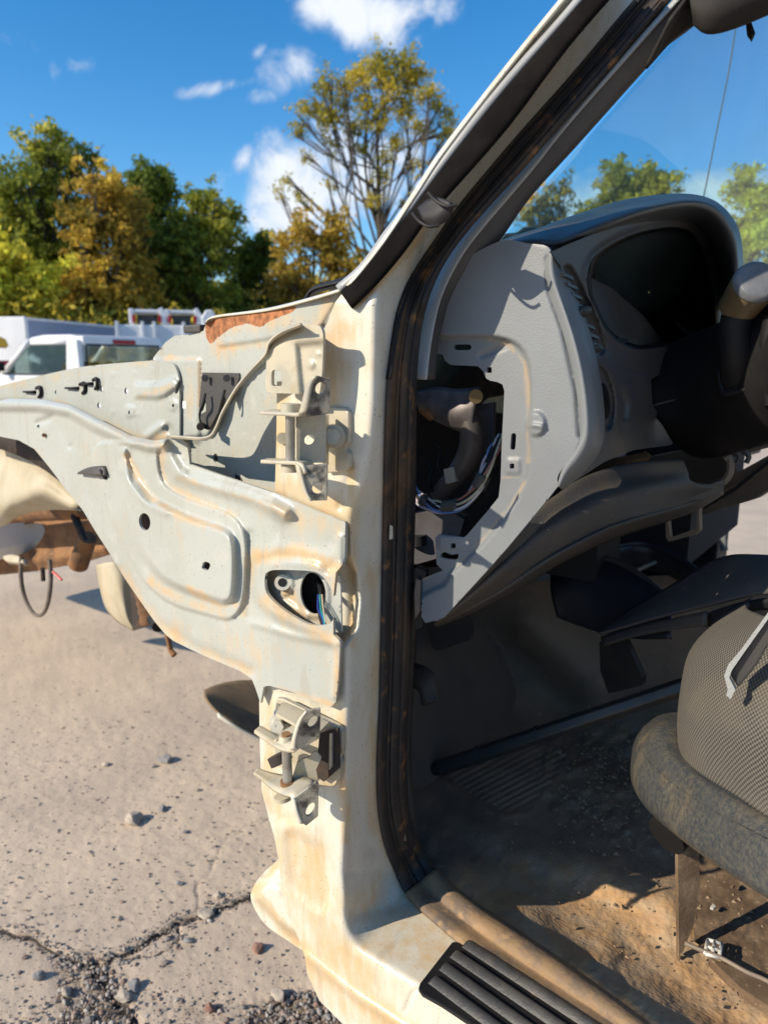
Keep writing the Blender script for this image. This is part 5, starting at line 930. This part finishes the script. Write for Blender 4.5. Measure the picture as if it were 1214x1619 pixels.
def ground():
    a = np.concatenate([np.linspace(-180, 34, 60, endpoint=False), np.linspace(34, 72, 250, endpoint=False), np.linspace(72, 180, 30, endpoint=False)])
    r = [.02, .3, .6]
    while r[-1] < 1500: r.append(r[-1]+(.0065 if .95 <= r[-1] < 2.6 else max(.0065, (r[-1]-.6)*.02 if r[-1] > 2.6 else .05)))
    r = np.array(r); A_, R2 = np.meshgrid(np.radians(a), r); x = -np.sin(A_)*R2; y = np.cos(A_)*R2
    X = x.ravel(); Y = y.ravel(); near = np.clip(1-(R2.ravel()-4)/25, 0, 1)
    z = (.012*(fbm(X*1.3, Y*1.3, 3)-.44)+.006*(fbm(X*9, Y*9, 4)-.44)+.0035*(fbm(X*45+7, Y*45, 3)-.44))*near
    V = np.stack([X, Y, z], 1); g = np.zeros(len(X)); ck = np.zeros(len(X))
    q = (V-C0)@cF; vis = q > .2; idx = np.where(vis)[0]; px, py = proj(V[idx]); k = (px > -250) & (px < 700) & (py > 700) & (py < 1800); idx = idx[k]; P = np.stack([px[k], py[k]], 1)
    jit = np.stack([(fbm(P[:, 0]/14, P[:, 1]/14, 3)-.45)*16, (fbm(P[:, 0]/14+50, P[:, 1]/14, 3)-.45)*16], 1)
    for line, h, w_ in cracks: d = segdist(P+jit*.8, line, False); z[idx] -= h*np.exp(-(d/w_)**2)*(.6+.8*fbm(P[:, 0]/20, P[:, 1]/20, 2)); g[idx] = np.maximum(g[idx], np.exp(-(d/(w_*2.2))**2)*min(1, h*80)); ck[idx] = np.maximum(ck[idx], np.exp(-(d/(w_*.9))**2)*min(1, .35+h*60))
    for poly, s in gravel_zones:
        sd = np.where(inside(P, poly), 1, -1)*segdist(P, poly, True); m = s*sst(sd/50+.5); g[idx] = np.maximum(g[idx], m); z[idx] += m*(.010*(fbm(P[:, 0]/7, P[:, 1]/7, 3)-.5)-.006)
    slab_lip = np.where(inside(P+jit*.5, [(-200, 1476), (0, 1476), (45, 1484), (100, 1517), (150, 1529), (200, 1512), (250, 1480), (282, 1462), (390, 1426), (600, 1300), (600, 500), (-200, 500)]), 1, 0); z[idx] += slab_lip*.006
    V[:, 2] = z; n = len(a); Fc = [(i*n+j, i*n+(j+1) % n, (i+1)*n+(j+1) % n, (i+1)*n+j) for i in range(len(r)-1) for j in range(n)]
    m = mat('dusty_cracked_concrete', (.58, .465, .345), (.49, .395, .30), 2.2, .38, .62, rough=.93, bump=.8, bscale=110, bump2=.6, b2scale=22, c3=(.29, .235, .19), s3=90, lo3=.58, hi3=.70, dirt=(.20, .165, .13), base_dirt=-.12, rust=(.07, .055, .045))
    o = obj('ground', V, Fc, m, None, attrs={'dirt': g*.8, 'rust': ck}, kind='structure'); return g
ground()
def gz(x, y): return 0.0
# stones
_ic = None
def ico(sub=0):
    import bmesh
    bm = bmesh.new(); bmesh.ops.create_icosphere(bm, subdivisions=sub+1, radius=1); V = np.array([v.co[:] for v in bm.verts]); Fc = np.array([[v.index for v in f.verts] for f in bm.faces]); bm.free(); return V, Fc
IV, IF = ico(0); IV2, IF2 = ico(2)
def islandmat(name, cols, rough=.9, trans=0.0, bump=0, nscale=None, hue=None):
    m = bpy.data.materials.new(name); m.use_nodes = True; nt = m.node_tree; N = nt.nodes.new; L = nt.links.new; b = nt.nodes['Principled BSDF']; b.inputs['Roughness'].default_value = rough; b.inputs['Specular IOR Level'].default_value = .25
    ge = N('ShaderNodeNewGeometry'); cr = N('ShaderNodeValToRGB'); e = cr.color_ramp.elements
    while len(e) < len(cols): e.new(.5)
    for i, c in enumerate(cols): e[i].position = i/(len(cols)-1); e[i].color = (*c, 1)
    fac = ge.outputs['Random Per Island']
    if nscale:
        tc = N('ShaderNodeTexCoord'); no = N('ShaderNodeTexNoise'); no.inputs['Scale'].default_value = nscale; no.inputs['Detail'].default_value = 3; L(tc.outputs['Object'], no.inputs['Vector'])
        ma = N('ShaderNodeMath'); ma.operation = 'MULTIPLY_ADD'; L(no.outputs[0], ma.inputs[0]); ma.inputs[1].default_value = 1.6; ma.inputs[2].default_value = -.55; m2 = N('ShaderNodeMath'); m2.operation = 'MULTIPLY_ADD'; L(fac, m2.inputs[0]); m2.inputs[1].default_value = .5; L(ma.outputs[0], m2.inputs[2]); fac = m2.outputs[0]
    L(fac, cr.inputs[0]); L(cr.outputs[0], b.inputs['Base Color'])
    if trans:
        tl = N('ShaderNodeBsdfTranslucent'); L(cr.outputs[0], tl.inputs[0]); mx = N('ShaderNodeMixShader'); mx.inputs[0].default_value = trans; out = [n for n in nt.nodes if n.type == 'OUTPUT_MATERIAL'][0]; L(b.outputs[0], mx.inputs[1]); L(tl.outputs[0], mx.inputs[2]); L(mx.outputs[0], out.inputs[0])
    return m
mPeb = islandmat('mixed_gravel', [(.16, .14, .125), (.34, .30, .26), (.24, .22, .20), (.45, .41, .36), (.30, .20, .15), (.12, .11, .105)])
def pebbles():
    P = []
    n = 0
    while len(P) < 12000 and n < 60000:
        n += 1; x = rng.uniform(-60, 600); y = 860+(1700-860)*rng.random()**.8
        gz_ = 0
        for poly, s in gravel_zones:
            if inside(np.array([[x, y]]), poly)[0]: gz_ = max(gz_, s)
        dc = min(segdist(np.array([[x, y]]), l, False)[0] for l, h, w_ in cracks[:2])
        p = .085+.40*gz_+(.5 if dc < 14 else 0)
        if rng.random() > p: continue
        s = (.0009+.0034*rng.random()**4)*(1.0+.8*gz_)
        if rng.random() < .02: s *= 2.0
        P.append((x, y, s, gz_))
    P = np.array(P); W = PZ(P[:, 0], P[:, 1], 0.0); k = len(P); sc = P[:, 2, None, None]*rng.uniform(.65, 1.25, (k, 1, 3)); V = IV[None]*sc*(1+rng.normal(0, .14, (k, len(IV), 1)))
    th = rng.uniform(0, 6.28, k); c, s = np.cos(th), np.sin(th); V = np.stack([V[..., 0]*c[:, None]-V[..., 1]*s[:, None], V[..., 0]*s[:, None]+V[..., 1]*c[:, None], V[..., 2]*.75], -1)
    LIP = [(-200, 1476), (0, 1476), (45, 1484), (100, 1517), (150, 1529), (200, 1512), (250, 1480), (282, 1462), (390, 1426), (600, 1300), (600, 500), (-200, 500)]
    lipz = np.where(inside(P[:, :2], LIP), .0068, 0)+.0015 - np.where(P[:, 3] > 0, .004*P[:, 3], 0)
    V = V+W[:, None]; V[..., 2] += (P[:, 2]*.25+lipz)[:, None]; Fc = (IF[None]+(np.arange(k)*len(IV))[:, None, None]).reshape(-1, 3)
    obj('gravel', V.reshape(-1, 3), Fc, mPeb, None, smooth=False, kind='stuff')
pebbles(); g_ = [o for o in bpy.data.objects if o.name == 'gravel'][0]; g_['label'] = 'loose pebbles and grit scattered over the cracked concrete'; g_['category'] = 'gravel'
mStT = mat('tan_stone', (.46, .39, .31), (.36, .31, .25), 60, rough=.9, bump=.4, bscale=120); mStG = mat('grey_stone', (.27, .26, .25), (.20, .19, .185), 60, rough=.9, bump=.4, bscale=120); mStR = mat('reddish_stone', (.30, .16, .11), (.22, .13, .10), 60, rough=.9, bump=.4, bscale=120)
for i, (x, y, s, fl, m, lab) in enumerate([(262, 1207, 9.5, .8, mStG, 'rounded grey stone casting a shadow high up on the bare concrete'), (214, 1303, 12.5, .75, mStT, 'largest pale tan stone on the concrete below the grey one'), (258, 1284, 7, .6, mStG, 'small dark grey flat stone just above and right of the big tan stone'),
      (168, 1213, 6, .6, mStT, 'small pinkish tan chip left of the rounded grey stone'), (408, 1503, 9, .8, mStR, 'reddish pebble near the rusty white rocker corner'), (63, 1548, 8, .7, mStG, 'grey stone beside the gravel filled crack at lower left'), (196, 1578, 10, .7, mStT, 'tan lump in the gravel patch at the bottom'),
      (345, 1421, 6, .6, mStT, 'small pale pebble just above the crack near the truck'), (326, 1448, 11, .45, mStT, 'flat tan chip lodged in the middle of the long crack'), (284, 1402, 5.5, .6, mStG, 'tiny grey pebble above the fork of the crack'), (299, 1489, 7, .4, mStG, 'dark flat pebble below the fork of the crack'),
      (214, 1562, 9, .7, mStG, 'dark grey stone with long shadow below the crack'), (333, 1598, 8, .7, mStR, 'brown stone by the gravel patch near the bottom edge'), (440, 1577, 10, .7, mStT, 'brownish clod at the edge of the gravel under the rocker'), (293, 1320, 4.5, .6, mStG, 'tiny grey pebble right of the big tan stone'), (104, 1572, 7, .7, mStT, 'tan pebble inside the gravel wedge at lower left')]):
    c = PZ(x, y, 0); tt = np.linalg.norm(c-C0); s_ = s*tt/FPX*1.0; IVc = IV2.copy()
    for _ in range(9):
        nn_ = rng.normal(size=3); nn_ /= np.linalg.norm(nn_); dd = IVc@nn_-rng.uniform(.55, .85); IVc = IVc-np.maximum(dd, 0)[:, None]*nn_
    Vn = IVc*(1+.25*(fbm(IV2[:, 0]*1.3+i*7+5, IV2[:, 1]*1.3+IV2[:, 2]*1.7+9, 3)-.45)[:, None]*2)*np.array([s_*1.15, s_*.9, s_*fl])
    Vn = Vn+c+np.array([0, 0, s_*fl*.45+(.008 if y < 1440 else .002)]); o = obj('stone', Vn, IF2, m, smooth=False); tag(o, lab, 'stone', 'stones lying on the concrete')
# curved scrap panel on the ground under the pillar
scr = loft('scrap_panel', [[(322, 1092, 'd', 1.42), (345, 1083, 'd', 1.45), (375, 1077, 'd', 1.48), (420, 1076, 'd', 1.5)], [(324, 1102, 'd', 1.36), (345, 1104, 'd', 1.38), (378, 1108, 'd', 1.4), (430, 1118, 'd', 1.42)], [(330, 1112, 'd', 1.33), (355, 1126, 'd', 1.33), (385, 1142, 'd', 1.33), (440, 1160, 'd', 1.33)], [(345, 1128, 'd', 1.31), (365, 1140, 'd', 1.30), (400, 1160, 'd', 1.30), (450, 1185, 'd', 1.30)]],
    mat('muddy_brown_panel', (.25, .17, .085), (.15, .11, .065), 12, rough=.75, bump=.4, bscale=80), truck, 30, 5, .004); scr.name = 'splash_shield'; scr['label'] = 'curved muddy brown splash shield with pale edge below the pillar'
loft('shield_edge', [[(344, 1127, 'd', 1.308), (365, 1141, 'd', 1.298), (400, 1161, 'd', 1.298), (450, 1186, 'd', 1.298)], [(345, 1134, 'd', 1.308), (366, 1148, 'd', 1.298), (400, 1168, 'd', 1.298), (450, 1194, 'd', 1.298)]], mCream, scr, 20, 1, .004)
# ================================================================== background vehicles
mWhV = mat('white_vehicle_paint', (.78, .79, .80), (.70, .71, .72), 2, rough=.3, coat=.4)
mGlassD = mat('dark_vehicle_glass', (.03, .05, .055), rough=.05, spec=.8)
mGlassT = bpy.data.materials.new('green_cab_glass'); mGlassT.use_nodes = True; nt = mGlassT.node_tree; nt.nodes.clear(); N = nt.nodes.new; L = nt.links.new
o_ = N('ShaderNodeOutputMaterial'); t_ = N('ShaderNodeBsdfTransparent'); t_.inputs[0].default_value = (.80, .86, .84, 1); g2 = N('ShaderNodeBsdfGlossy'); g2.inputs[1].default_value = .03; mxs = N('ShaderNodeMixShader'); mxs.inputs[0].default_value = .16; L(t_.outputs[0], mxs.inputs[1]); L(g2.outputs[0], mxs.inputs[2]); L(mxs.outputs[0], o_.inputs[0])
mTyre = mat('tyre_rubber', (.02, .02, .02), rough=.85); mRim = mat('wheel_steel', (.45, .45, .44), rough=.4, metal=.6); mRed = mat('red_lamp_plastic', (.35, .015, .03), rough=.25); mBlueSh = mat('white_panel_shade_blue', (.25, .30, .42), (.22, .27, .38), 1, rough=.5)  # shade on the trailer side is put into its blue-grey base colour
class Fr:
    """local frame: x forward, y left, z up"""
    def __init__(s, o, head, kx=1.0): s.o = np.array(o, float); h = head/np.linalg.norm(head); s.x = np.array([h[0], h[1], 0])*kx; s.y = np.array([-h[1], h[0], 0])
    def __call__(s, x, y, z): return s.o+s.x*x+s.y*y+np.array([0, 0, z])
    def box(s, name, x0, x1, y0, y1, z0, z1, m, par, bv=.02):
        V, F = boxVF(x0, x1, y0, y1, z0, z1); o = obj(name, [s(*v) for v in V], F, m, par, smooth=False)
        if bv: bevel(o, bv, 3)
        return o
    def prism(s, name, prof, y0, y1, m, par, bv=.03):
        n = len(prof); V = [s(x, y, z) for y in (y0, y1) for x, z in prof]; F = [tuple(range(n)), tuple(range(n, 2*n))[::-1]]+[(i, (i+1) % n, (i+1) % n+n, i+n)[::-1] for i in range(n)]
        o = obj(name, V, F, m, par, smooth=False)
        if bv: bevel(o, bv, 3)
        return o
    def quad(s, name, P, th, m, par): return slab(name, [s(*p) for p in P], th, m, par)
def rot2(d, deg): c, s = math.cos(R_(deg)), math.sin(R_(deg)); return np.array([d[0]*c-d[1]*s, d[0]*s+d[1]*c, 0])
def vehicle_wheel(fr, x, y, par, r=.36):
    a = fr(x, y-.11, r); b = fr(x, y+.11, r); wv = obj('wheel', *tubeVF(np.array([a, a+(b-a)*.12, a+(b-a)*.88, b]), [r*.93, r, r, r*.93], 28), mTyre, par); sharp(wv)
    for q, w_ in ((a, -1), (b, 1)): cyl('rim', q, q+(b-a)/.22*.006*w_, r*.6, mRim, wv, n=20)
D = 11.4; corner = PD(124, 575, D); corner[2] = 0; d = np.array([corner[0], corner[1], 0]); d /= np.linalg.norm(d)
fr = Fr(corner, rot2(d, 35), 1.22); pk = thing('parked_pickup', 'white older pickup parked facing away beyond the inner fender with red third brake light', 'pickup truck', tuple(fr(1, -.9, 0)))
ZR = 1.69; W_ = 1.62
# local: y=0 is the left (near) side, cab extends to y=-W_; x=0 is the cab's rear wall
def shell(name, rows, m, par, solid=.03): 
    return loft(name, rows, m, par, 30, 3, solid)
fr.prism('cab_lower', [(0, .55), (0, 1.16), (1.55, 1.14), (2.3, 1.08), (3.1, 1.0), (3.3, .9), (3.3, .5), (0, .5)], -W_, 0, mWhV, pk, .05)
fr.prism('roof', [(-.0, ZR-.07), (.04, ZR-.01), (.25, ZR+.03), (.8, ZR+.035), (1.05, ZR-.0), (1.12, ZR-.06), (1.0, ZR-.09), (.1, ZR-.09)], -W_+.10, -.10, mWhV, pk, .03)
for yy in (-.06, -W_+.06):
    s_ = -1 if yy > -.5 else 1
    obj('pillar', *tubeVF(np.array([fr(1.07, yy+s_*.05, ZR-.04), fr(1.35, yy+s_*.02, 1.40), fr(1.72, yy, 1.10)]), [.040, .042, .05], 8), mWhV, pk)
    fr.prism('rear_pillar', [(0, 1.12), (0.02, ZR-.05), (.22, ZR-.05), (.28, 1.12)], yy-.05, yy+.04, mWhV, pk, .02)
    fr.quad('side_glass', [(.29, yy, 1.16), (.24, yy+s_*.03, ZR-.1), (1.02, yy+s_*.03, ZR-.1), (1.25, yy+s_*.01, 1.45), (1.55, yy, 1.16)], .006, mGlassT, pk)
    tubeP = [fr(.26, yy, ZR-.085), fr(1.0, yy+s_*.02, ZR-.085)]; obj('door_frame', *tubeVF(np.array(tubeP), .03, 8), mWhV, pk)
fr.quad('rear_glass', [(-.005, -.16, 1.20), (-.0, -.18, ZR-.15), (-.0, -W_+.18, ZR-.15), (-.005, -W_+.16, 1.20)], .006, mGlassT, pk)
sg = [fr(-.012, -.13, 1.17), fr(-.008, -.15, ZR-.12), fr(-.008, -W_+.15, ZR-.12), fr(-.012, -W_+.13, 1.17), fr(-.012, -.13, 1.17)]
obj('glass_rubber', *tubeVF(np.array([sg[0]+(sg[1]-sg[0])*k for k in (0, 1)]+[sg[2], sg[3], sg[4]]), .018, 6), mRubber, pk)
fr.box('cab_back_top', -.015, .05, -W_+.1, -.1, ZR-.13, ZR-.0, mWhV, pk, .015); fr.box('brake_light', -.035, -.01, -W_/2-.20, -W_/2+.2, ZR-.10, ZR-.04, mRed, pk, .006)
fr.box('cab_back_lower', -.02, .03, -W_+.03, -.03, .6, 1.17, mWhV, pk, .01)
fr.box('door_seam', .255, .262, -.002, .006, .6, 1.12, mRubber, pk, 0); fr.box('door_handle', .32, .46, 0, .03, 1.0, 1.04, mRim, pk, .008); fr.box('belt_trim', -.0, 1.6, 0, .012, 1.13, 1.155, mRubber, pk, 0); fr.box('wing_mirror', 1.45, 1.55, .05, .22, 1.18, 1.32, mBlack, pk, .02)
for yy in (-.45, -W_+.45): fr.box('bench_seat', .35, .55, yy-.28, yy+.28, .8, 1.33, mInner, pk, .06)
fr.quad('windshield', [(1.70, -.1, 1.14), (1.10, -.16, ZR-.07), (1.10, -W_+.16, ZR-.07), (1.70, -W_+.1, 1.14)], .006, mGlassT, pk)
for yy0, yy1 in ((-.06, 0), (-W_, -W_+.06)): fr.box('bed_side', -2.3, -.05, yy0, yy1, .55, 1.08, mWhV, pk, .03)
fr.box('tailgate', -2.33, -2.27, -W_+.06, -.06, .6, 1.06, mWhV, pk, .02); fr.box('bed_floor', -2.3, -.05, -W_+.06, -.06, .58, .62, mWhV, pk, 0); fr.box('rear_bumper', -2.45, -2.35, -W_, 0, .45, .62, mRim, pk, .02)
for yy in (-.07, -W_+.07): fr.box('tail_lamp', -2.345, -2.30, yy-.06, yy+.06, .72, 1.0, mRed, pk, .01)
for x in (2.5, -1.3):
    for yy in (-.12, -W_+.12): vehicle_wheel(fr, x, yy, pk)
# box trailer behind
c0 = PD(49, 575, 19); c0[2] = 0; c1 = PD(205, 575, 23); c1[2] = 0
f2 = Fr(c0, c1-c0); Lr = np.linalg.norm(c1-c0); zt = float(PD(100, 505, 19.2)[2]); tr_ = thing('box_trailer', 'white box trailer with shade coloured blue grey on its side and white sunlit end behind the white pickup', 'trailer', tuple(f2(Lr/2, 1, 0)))
f2.box('trailer_side', 0, Lr, 0, 2.2, .6, zt, mBlueSh, tr_, .02); f2.box('trailer_end', -.12, 0, -.04, 2.24, .58, zt+.03, mWhV, tr_, .02); f2.box('top_rail', 0, Lr, -.02, .02, zt-.04, zt+.02, mWhV, tr_, .005)
for x in (1.0, Lr-1.0): vehicle_wheel(f2, x, .2, tr_)
# service truck with red lamps
c0 = PD(187, 575, 17); c0[2] = 0; c1 = PD(350, 575, 17); c1[2] = 0; f3 = Fr(c0, c1-c0); L3 = np.linalg.norm(c1-c0); zz = lambda py: float(PD(260, py, 17)[2]); u = lambda px: L3*(px-187)/163
sv = thing('service_truck', 'white service truck body with two racks and red tail lamps beyond the cowl', 'service truck', tuple(f3(L3/2, 1, 0)))
f3.box('service_body', 0, L3, 0, 1.9, .7, zz(514), mWhV, sv, .03)
for px in (187, 226, 244, 290): f3.box('body_post', u(px), u(px)+.07, -.05, .02, .7, zz(509), mWhV, sv, .01)
for px0, px1 in ((208, 262), (264, 318)):
    rk = f3.box('rack', u(px0), u(px1), .2, .9, zz(494), zz(489), mWhV, sv, .02)
    f3.box('rack_end', u(px0), u(px0)+.10, .18, .95, zz(512), zz(488), mWhV, rk, .02); f3.prism('rack_end', [(u(px1)-.06, zz(512)), (u(px1)-.10, zz(487)), (u(px1)-.02, zz(485)), (u(px1)+.14, zz(505)), (u(px1)+.14, zz(512))], .18, .95, mWhV, rk, .015)
    for px in (px0+5, px1-9): f3.box('red_lamp', u(px), u(px)+.07, .14, .18, zz(510), zz(498), mRed, rk, .005)
    f3.box('rack_shade', u(px0+12), u(px1-12), .5, .6, zz(512), zz(496), mDashDark, rk, .01)
    for px in (px0+14, px0+34): f3.box('rack_knob', u(px), u(px)+.06, .3, .36, zz(490), zz(485), mTrimDark, rk, .01)
f3.prism('cab_front', [(u(322), .8), (u(322), zz(500)), (u(330), zz(488)), (u(340), zz(488)), (u(350), zz(505)), (u(350), .8)], .1, 1.7, mWhV, sv, .03)
for x in (.8, L3-.7): vehicle_wheel(f3, x, .1, sv)
# dark machine with yellow roof at the left edge
c0 = PD(-70, 575, 15); c0[2] = 0; c1 = PD(24, 575, 15); c1[2] = 0; f4 = Fr(c0, c1-c0); L4 = np.linalg.norm(c1-c0); z4 = lambda py: float(PD(0, py, 15)[2])
yv = thing('yellow_machine', 'dark machine with yellow cab top at the left edge beside the pickup', 'machine', tuple(f4(L4/2, .8, 0)))
f4.box('machine_body', 0, L4, 0, 1.6, .4, z4(570), mBlack, yv, .05); f4.box('red_stripe', .1, L4-.02, -.03, 0, z4(578), z4(571), mRed, yv, .005); f4.prism('yellow_top', [(.2, z4(548)), (.3, z4(525)), (L4-.35, z4(525)), (L4-.1, z4(536)), (L4-.06, z4(548))], .1, 1.4, mat('yellow_paint', (.75, .40, .03), rough=.5), yv, .03)
f4.box('cab_posts', .3, L4-.3, .2, 1.3, z4(570), z4(548), mDashDark, yv, .02)
for x in (.5, L4-.5): vehicle_wheel(f4, x, .1, yv, .42)
# ================================================================== trees
pal = {'green': [(.026, .036, .010), (.055, .072, .016), (.11, .12, .024), (.24, .20, .04)], 'dark': [(.022, .035, .010), (.035, .055, .014), (.06, .08, .018), (.12, .12, .025)],
       'orange': [(.045, .042, .013), (.10, .078, .02), (.19, .13, .03), (.32, .22, .05)], 'olive': [(.055, .055, .014), (.10, .10, .02), (.18, .145, .028), (.26, .20, .04)], 'yellow': [(.07, .07, .016), (.20, .17, .03), (.32, .25, .04), (.40, .30, .06)]}
lm = {k: islandmat(k+'_autumn_leaves', [tuple(min(.8, c*k_) for c, k_ in zip(q, (3.35, 3.2, 2.2))) for q in v], .7, .42, nscale=.35) for k, v in pal.items()}
mBark = mat('grey_brown_bark', (.085, .068, .05), (.05, .04, .03), 6, rough=.9, bump=.5, bscale=20)
def leafmesh(C, sz):
    n = len(C); a = rng.normal(size=(n, 3)); a /= np.linalg.norm(a, axis=1)[:, None]; b = rng.normal(size=(n, 3)); b -= a*(a*b).sum(1)[:, None]; b /= np.linalg.norm(b, axis=1)[:, None]; s = sz*rng.uniform(.6, 1.3, (n, 1))
    V = np.stack([C-a*s, C+b*s*.45, C+a*s, C-b*s*.45], 1).reshape(-1, 3); return V, np.arange(4*n).reshape(-1, 4)
def tree(label, D, base, top, clumps, kind, leaves=6000, lsz=.26, trunk_r=.28, spread=1.0, group=None, name='tree', bare=0.0, fork=.35):
    """clumps: (px, py, r px); base px, top px in picture heights at distance D"""
    b = PD(base, 575, D); b[2] = -.1; s = D/FPX*1.12
    t = thing(name, label, 'tree', tuple(b), group or 'trees along the far edge of the yard')
    cs = []; 
    for x, y, r_ in clumps: c = PD(x, y, D); c = c+np.array([-math.sin(PSI), math.cos(PSI), 0])*rng.normal(0, 1)*r_*s*.6; cs.append((c, r_*s))
    zt = max(c[2] for c, _ in cs); forkz = b[2]+(zt-b[2])*fork
    parts_ = []; mid = b+np.array([rng.normal(0, .2), rng.normal(0, .2), 0])
    top_ = np.array([np.mean([c[0] for c, _ in cs])*.6+b[0]*.4, np.mean([c[1] for c, _ in cs])*.6+b[1]*.4, zt*.9])
    TP = cr_(np.array([b, [mid[0], mid[1], forkz*.6], [mid[0]*.8+top_[0]*.2, mid[1]*.8+top_[1]*.2, forkz+.2], top_]), 14); TR_ = np.linspace(trunk_r, .05, 14)
    trk = tubeVF(TP, TR_, 8); limbs = []
    L_ = []
    for c, r_ in cs:
        k = int(np.clip(np.searchsorted(TP[:, 2], b[2]+(c[2]-b[2])*rng.uniform(.30, .86)), 2, 12)); st = TP[k]; m_ = st*.45+c*.55+np.array([0, 0, -.08*np.linalg.norm(c-st)])+rng.normal(0, .09*np.linalg.norm(c-st), 3); P = cr_(np.array([st, m_, c+rng.normal(0, r_*.15, 3)]), 9)
        limbs.append(tubeVF(P, np.linspace(TR_[k]*.42, .02, 9), 6))
        for q in range(8):
            e = c+rng.normal(0, r_*.55, 3)+np.array([0, 0, r_*.3]); st2 = P[rng.integers(4, 8)]; limbs.append(tubeVF(cr_(np.array([st2, (st2+e)/2+rng.normal(0, r_*.1, 3), e]), 6), np.linspace(.04, .012, 6), 4))
        n = int(1.5*leaves*(r_**2)/sum(q**2 for _, q in cs)); sub = c+rng.normal(0, r_*.62*spread, (max(4, n//30), 3))
        L_.append(sub[rng.integers(0, len(sub), n)]+rng.normal(0, 1, (n, 3))*np.array([.22, .22, .16])*max(r_, 1)*.9)
    obj('trunk', *trk, mBark, t); V, F = joinVF(limbs); obj('limbs', V, F, mBark, t)
    V, F = leafmesh(np.vstack(L_), lsz*.62); obj('crown', V, F, lm[kind], t, smooth=False)
    return t
def cl(x0, x1, y0, y1, n, r, shape=None):
    o = []
    while len(o) < n:
        x = rng.uniform(x0, x1); y = rng.uniform(y0, y1); u = (x-(x0+x1)/2)/((x1-x0)/2); v = (y-(y0+y1)/2)/((y1-y0)/2)
        if u*u+(v*v if v < 0 else v*v*.5) < 1.02: o.append((x, y, r*rng.uniform(.8, 1.25)))
    return o
tree('green leafy tree at the far left edge behind the yellow machine', 42, -30, 240, cl(-100, 40, 245, 560, 26, 24), 'olive', 8000)
tree('tallest dense green tree of the left group with a rounded top', 40, 88, 215, cl(15, 135, 232, 540, 36, 22)+[(60, 230, 10), (100, 226, 11), (152, 250, 10), (135, 240, 9)], 'green', 15000, .24)
tree('orange brown tree just right of the tall green tree', 38, 180, 265, cl(125, 220, 272, 540, 26, 20), 'orange', 9000)
tree('low golden yellow tree at the left edge in front of the tall green tree', 36, 15, 380, cl(-70, 75, 392, 540, 22, 17), 'yellow', 7000, trunk_r=.15)
tree('narrow dark green tree between the orange tree and the broad green tree', 43, 235, 268, cl(205, 265, 275, 530, 18, 16)+[(232, 272, 9), (255, 278, 9)], 'dark', 8000, trunk_r=.2)
tree('broad round green tree right of the narrow dark one', 41, 312, 290, cl(252, 368, 312, 540, 34, 19)+[(305, 306, 11), (345, 316, 10)], 'green', 14000)
tree('low dark green tree left of the orange thicket', 45, 398, 375, cl(345, 445, 384, 540, 24, 16), 'dark', 8000, trunk_r=.2)
tree('bushy orange and yellow tree at the foot of the tall open tree', 40, 500, 345, cl(430, 560, 352, 540, 28, 18), 'orange', 9000)
tree('low yellow green tree behind the windshield pillar base', 42, 590, 380, cl(540, 680, 385, 560, 20, 18), 'olive', 6000)
tall = [(600, 102, 18), (570, 112, 14), (545, 130, 12), (640, 104, 16), (522, 128, 9), (508, 140, 9), (655, 128, 16), (675, 150, 12), (615, 140, 20), (580, 155, 14), (540, 165, 12), (498, 170, 12), (478, 188, 10), (520, 195, 12), (640, 170, 14), (690, 172, 9), (706, 190, 10), (716, 210, 7), (560, 200, 12), (600, 190, 14), (468, 212, 7), (665, 205, 11), (700, 222, 7), (630, 225, 10), (575, 235, 8), (520, 232, 8), (482, 246, 6), (455, 285, 6), (442, 308, 6), (470, 312, 6), (655, 262, 8), (600, 275, 9), (590, 320, 9), (520, 290, 6), (640, 315, 8), (610, 250, 9), (690, 255, 6)]
tree('very tall open tree with bare lower limbs rising above the others', 44, 612, 92, tall, 'olive', 9500, .17, .34, 1.0, fork=.30)
for i, (a, b_, c_, k, n, lab) in enumerate([((935, 1050), (252, 400), 985, 'olive', 8000, 'yellow green tree seen through the windshield left of the antenna'), ((1150, 1290), (262, 440), 1200, 'yellow', 8000, 'bright yellow green tree seen through the windshield at the right edge'), ((830, 905), (292, 400), 868, 'orange', 1500, 'sparse brownish tree seen through the windshield beside the pillar')]):
    tree(lab, 46, c_, b_[0], cl(*a, *b_, 22, 15), k, n)
def wood():
    n = 42000; px_ = rng.uniform(-40, 84, n); D = rng.uniform(50, 62, n); az = np.radians(px_); top = 5.2+3.2*fbm(px_*.45, np.zeros(n)+3, 4); z = top*rng.random(n)**.8
    C = np.stack([-np.sin(az)*D, np.cos(az)*D, z], 1); V, F = leafmesh(C, .42); o = obj('distant_wood', V, F, lm['olive'], None, smooth=False, kind='stuff'); o['label'] = 'mass of low autumn undergrowth along the far edge of the yard'; o['category'] = 'woodland'
    n = 40000; az = np.radians(rng.uniform(44, 74, n)); D = rng.uniform(34, 38, n); z = (1.2+3.2*fbm(np.degrees(az)*.5, np.zeros(n)+9, 3)+1.2*rng.random(n)**3)*rng.random(n); C = np.stack([-np.sin(az)*D, np.cos(az)*D, z], 1); V, F = leafmesh(C, .17)
    o = obj('undergrowth', V, F, lm['olive'], None, smooth=False, kind='stuff'); o['label'] = 'yellow brushy undergrowth in front of the trees'; o['category'] = 'bushes'
    n = 24000; az = np.radians(rng.uniform(84, 320, n)); D = rng.uniform(60, 80, n); z = (7+5*fbm(np.degrees(az)*.4, np.zeros(n)+5, 4))*rng.random(n)**.8; C = np.stack([-np.sin(az)*D, np.cos(az)*D, z], 1); V, F = leafmesh(C, .9)
    o = obj('surrounding_wood', V, F, lm['dark'], None, smooth=False, kind='stuff'); o['label'] = 'wood surrounding the yard behind the camera'; o['category'] = 'woodland'
wood()
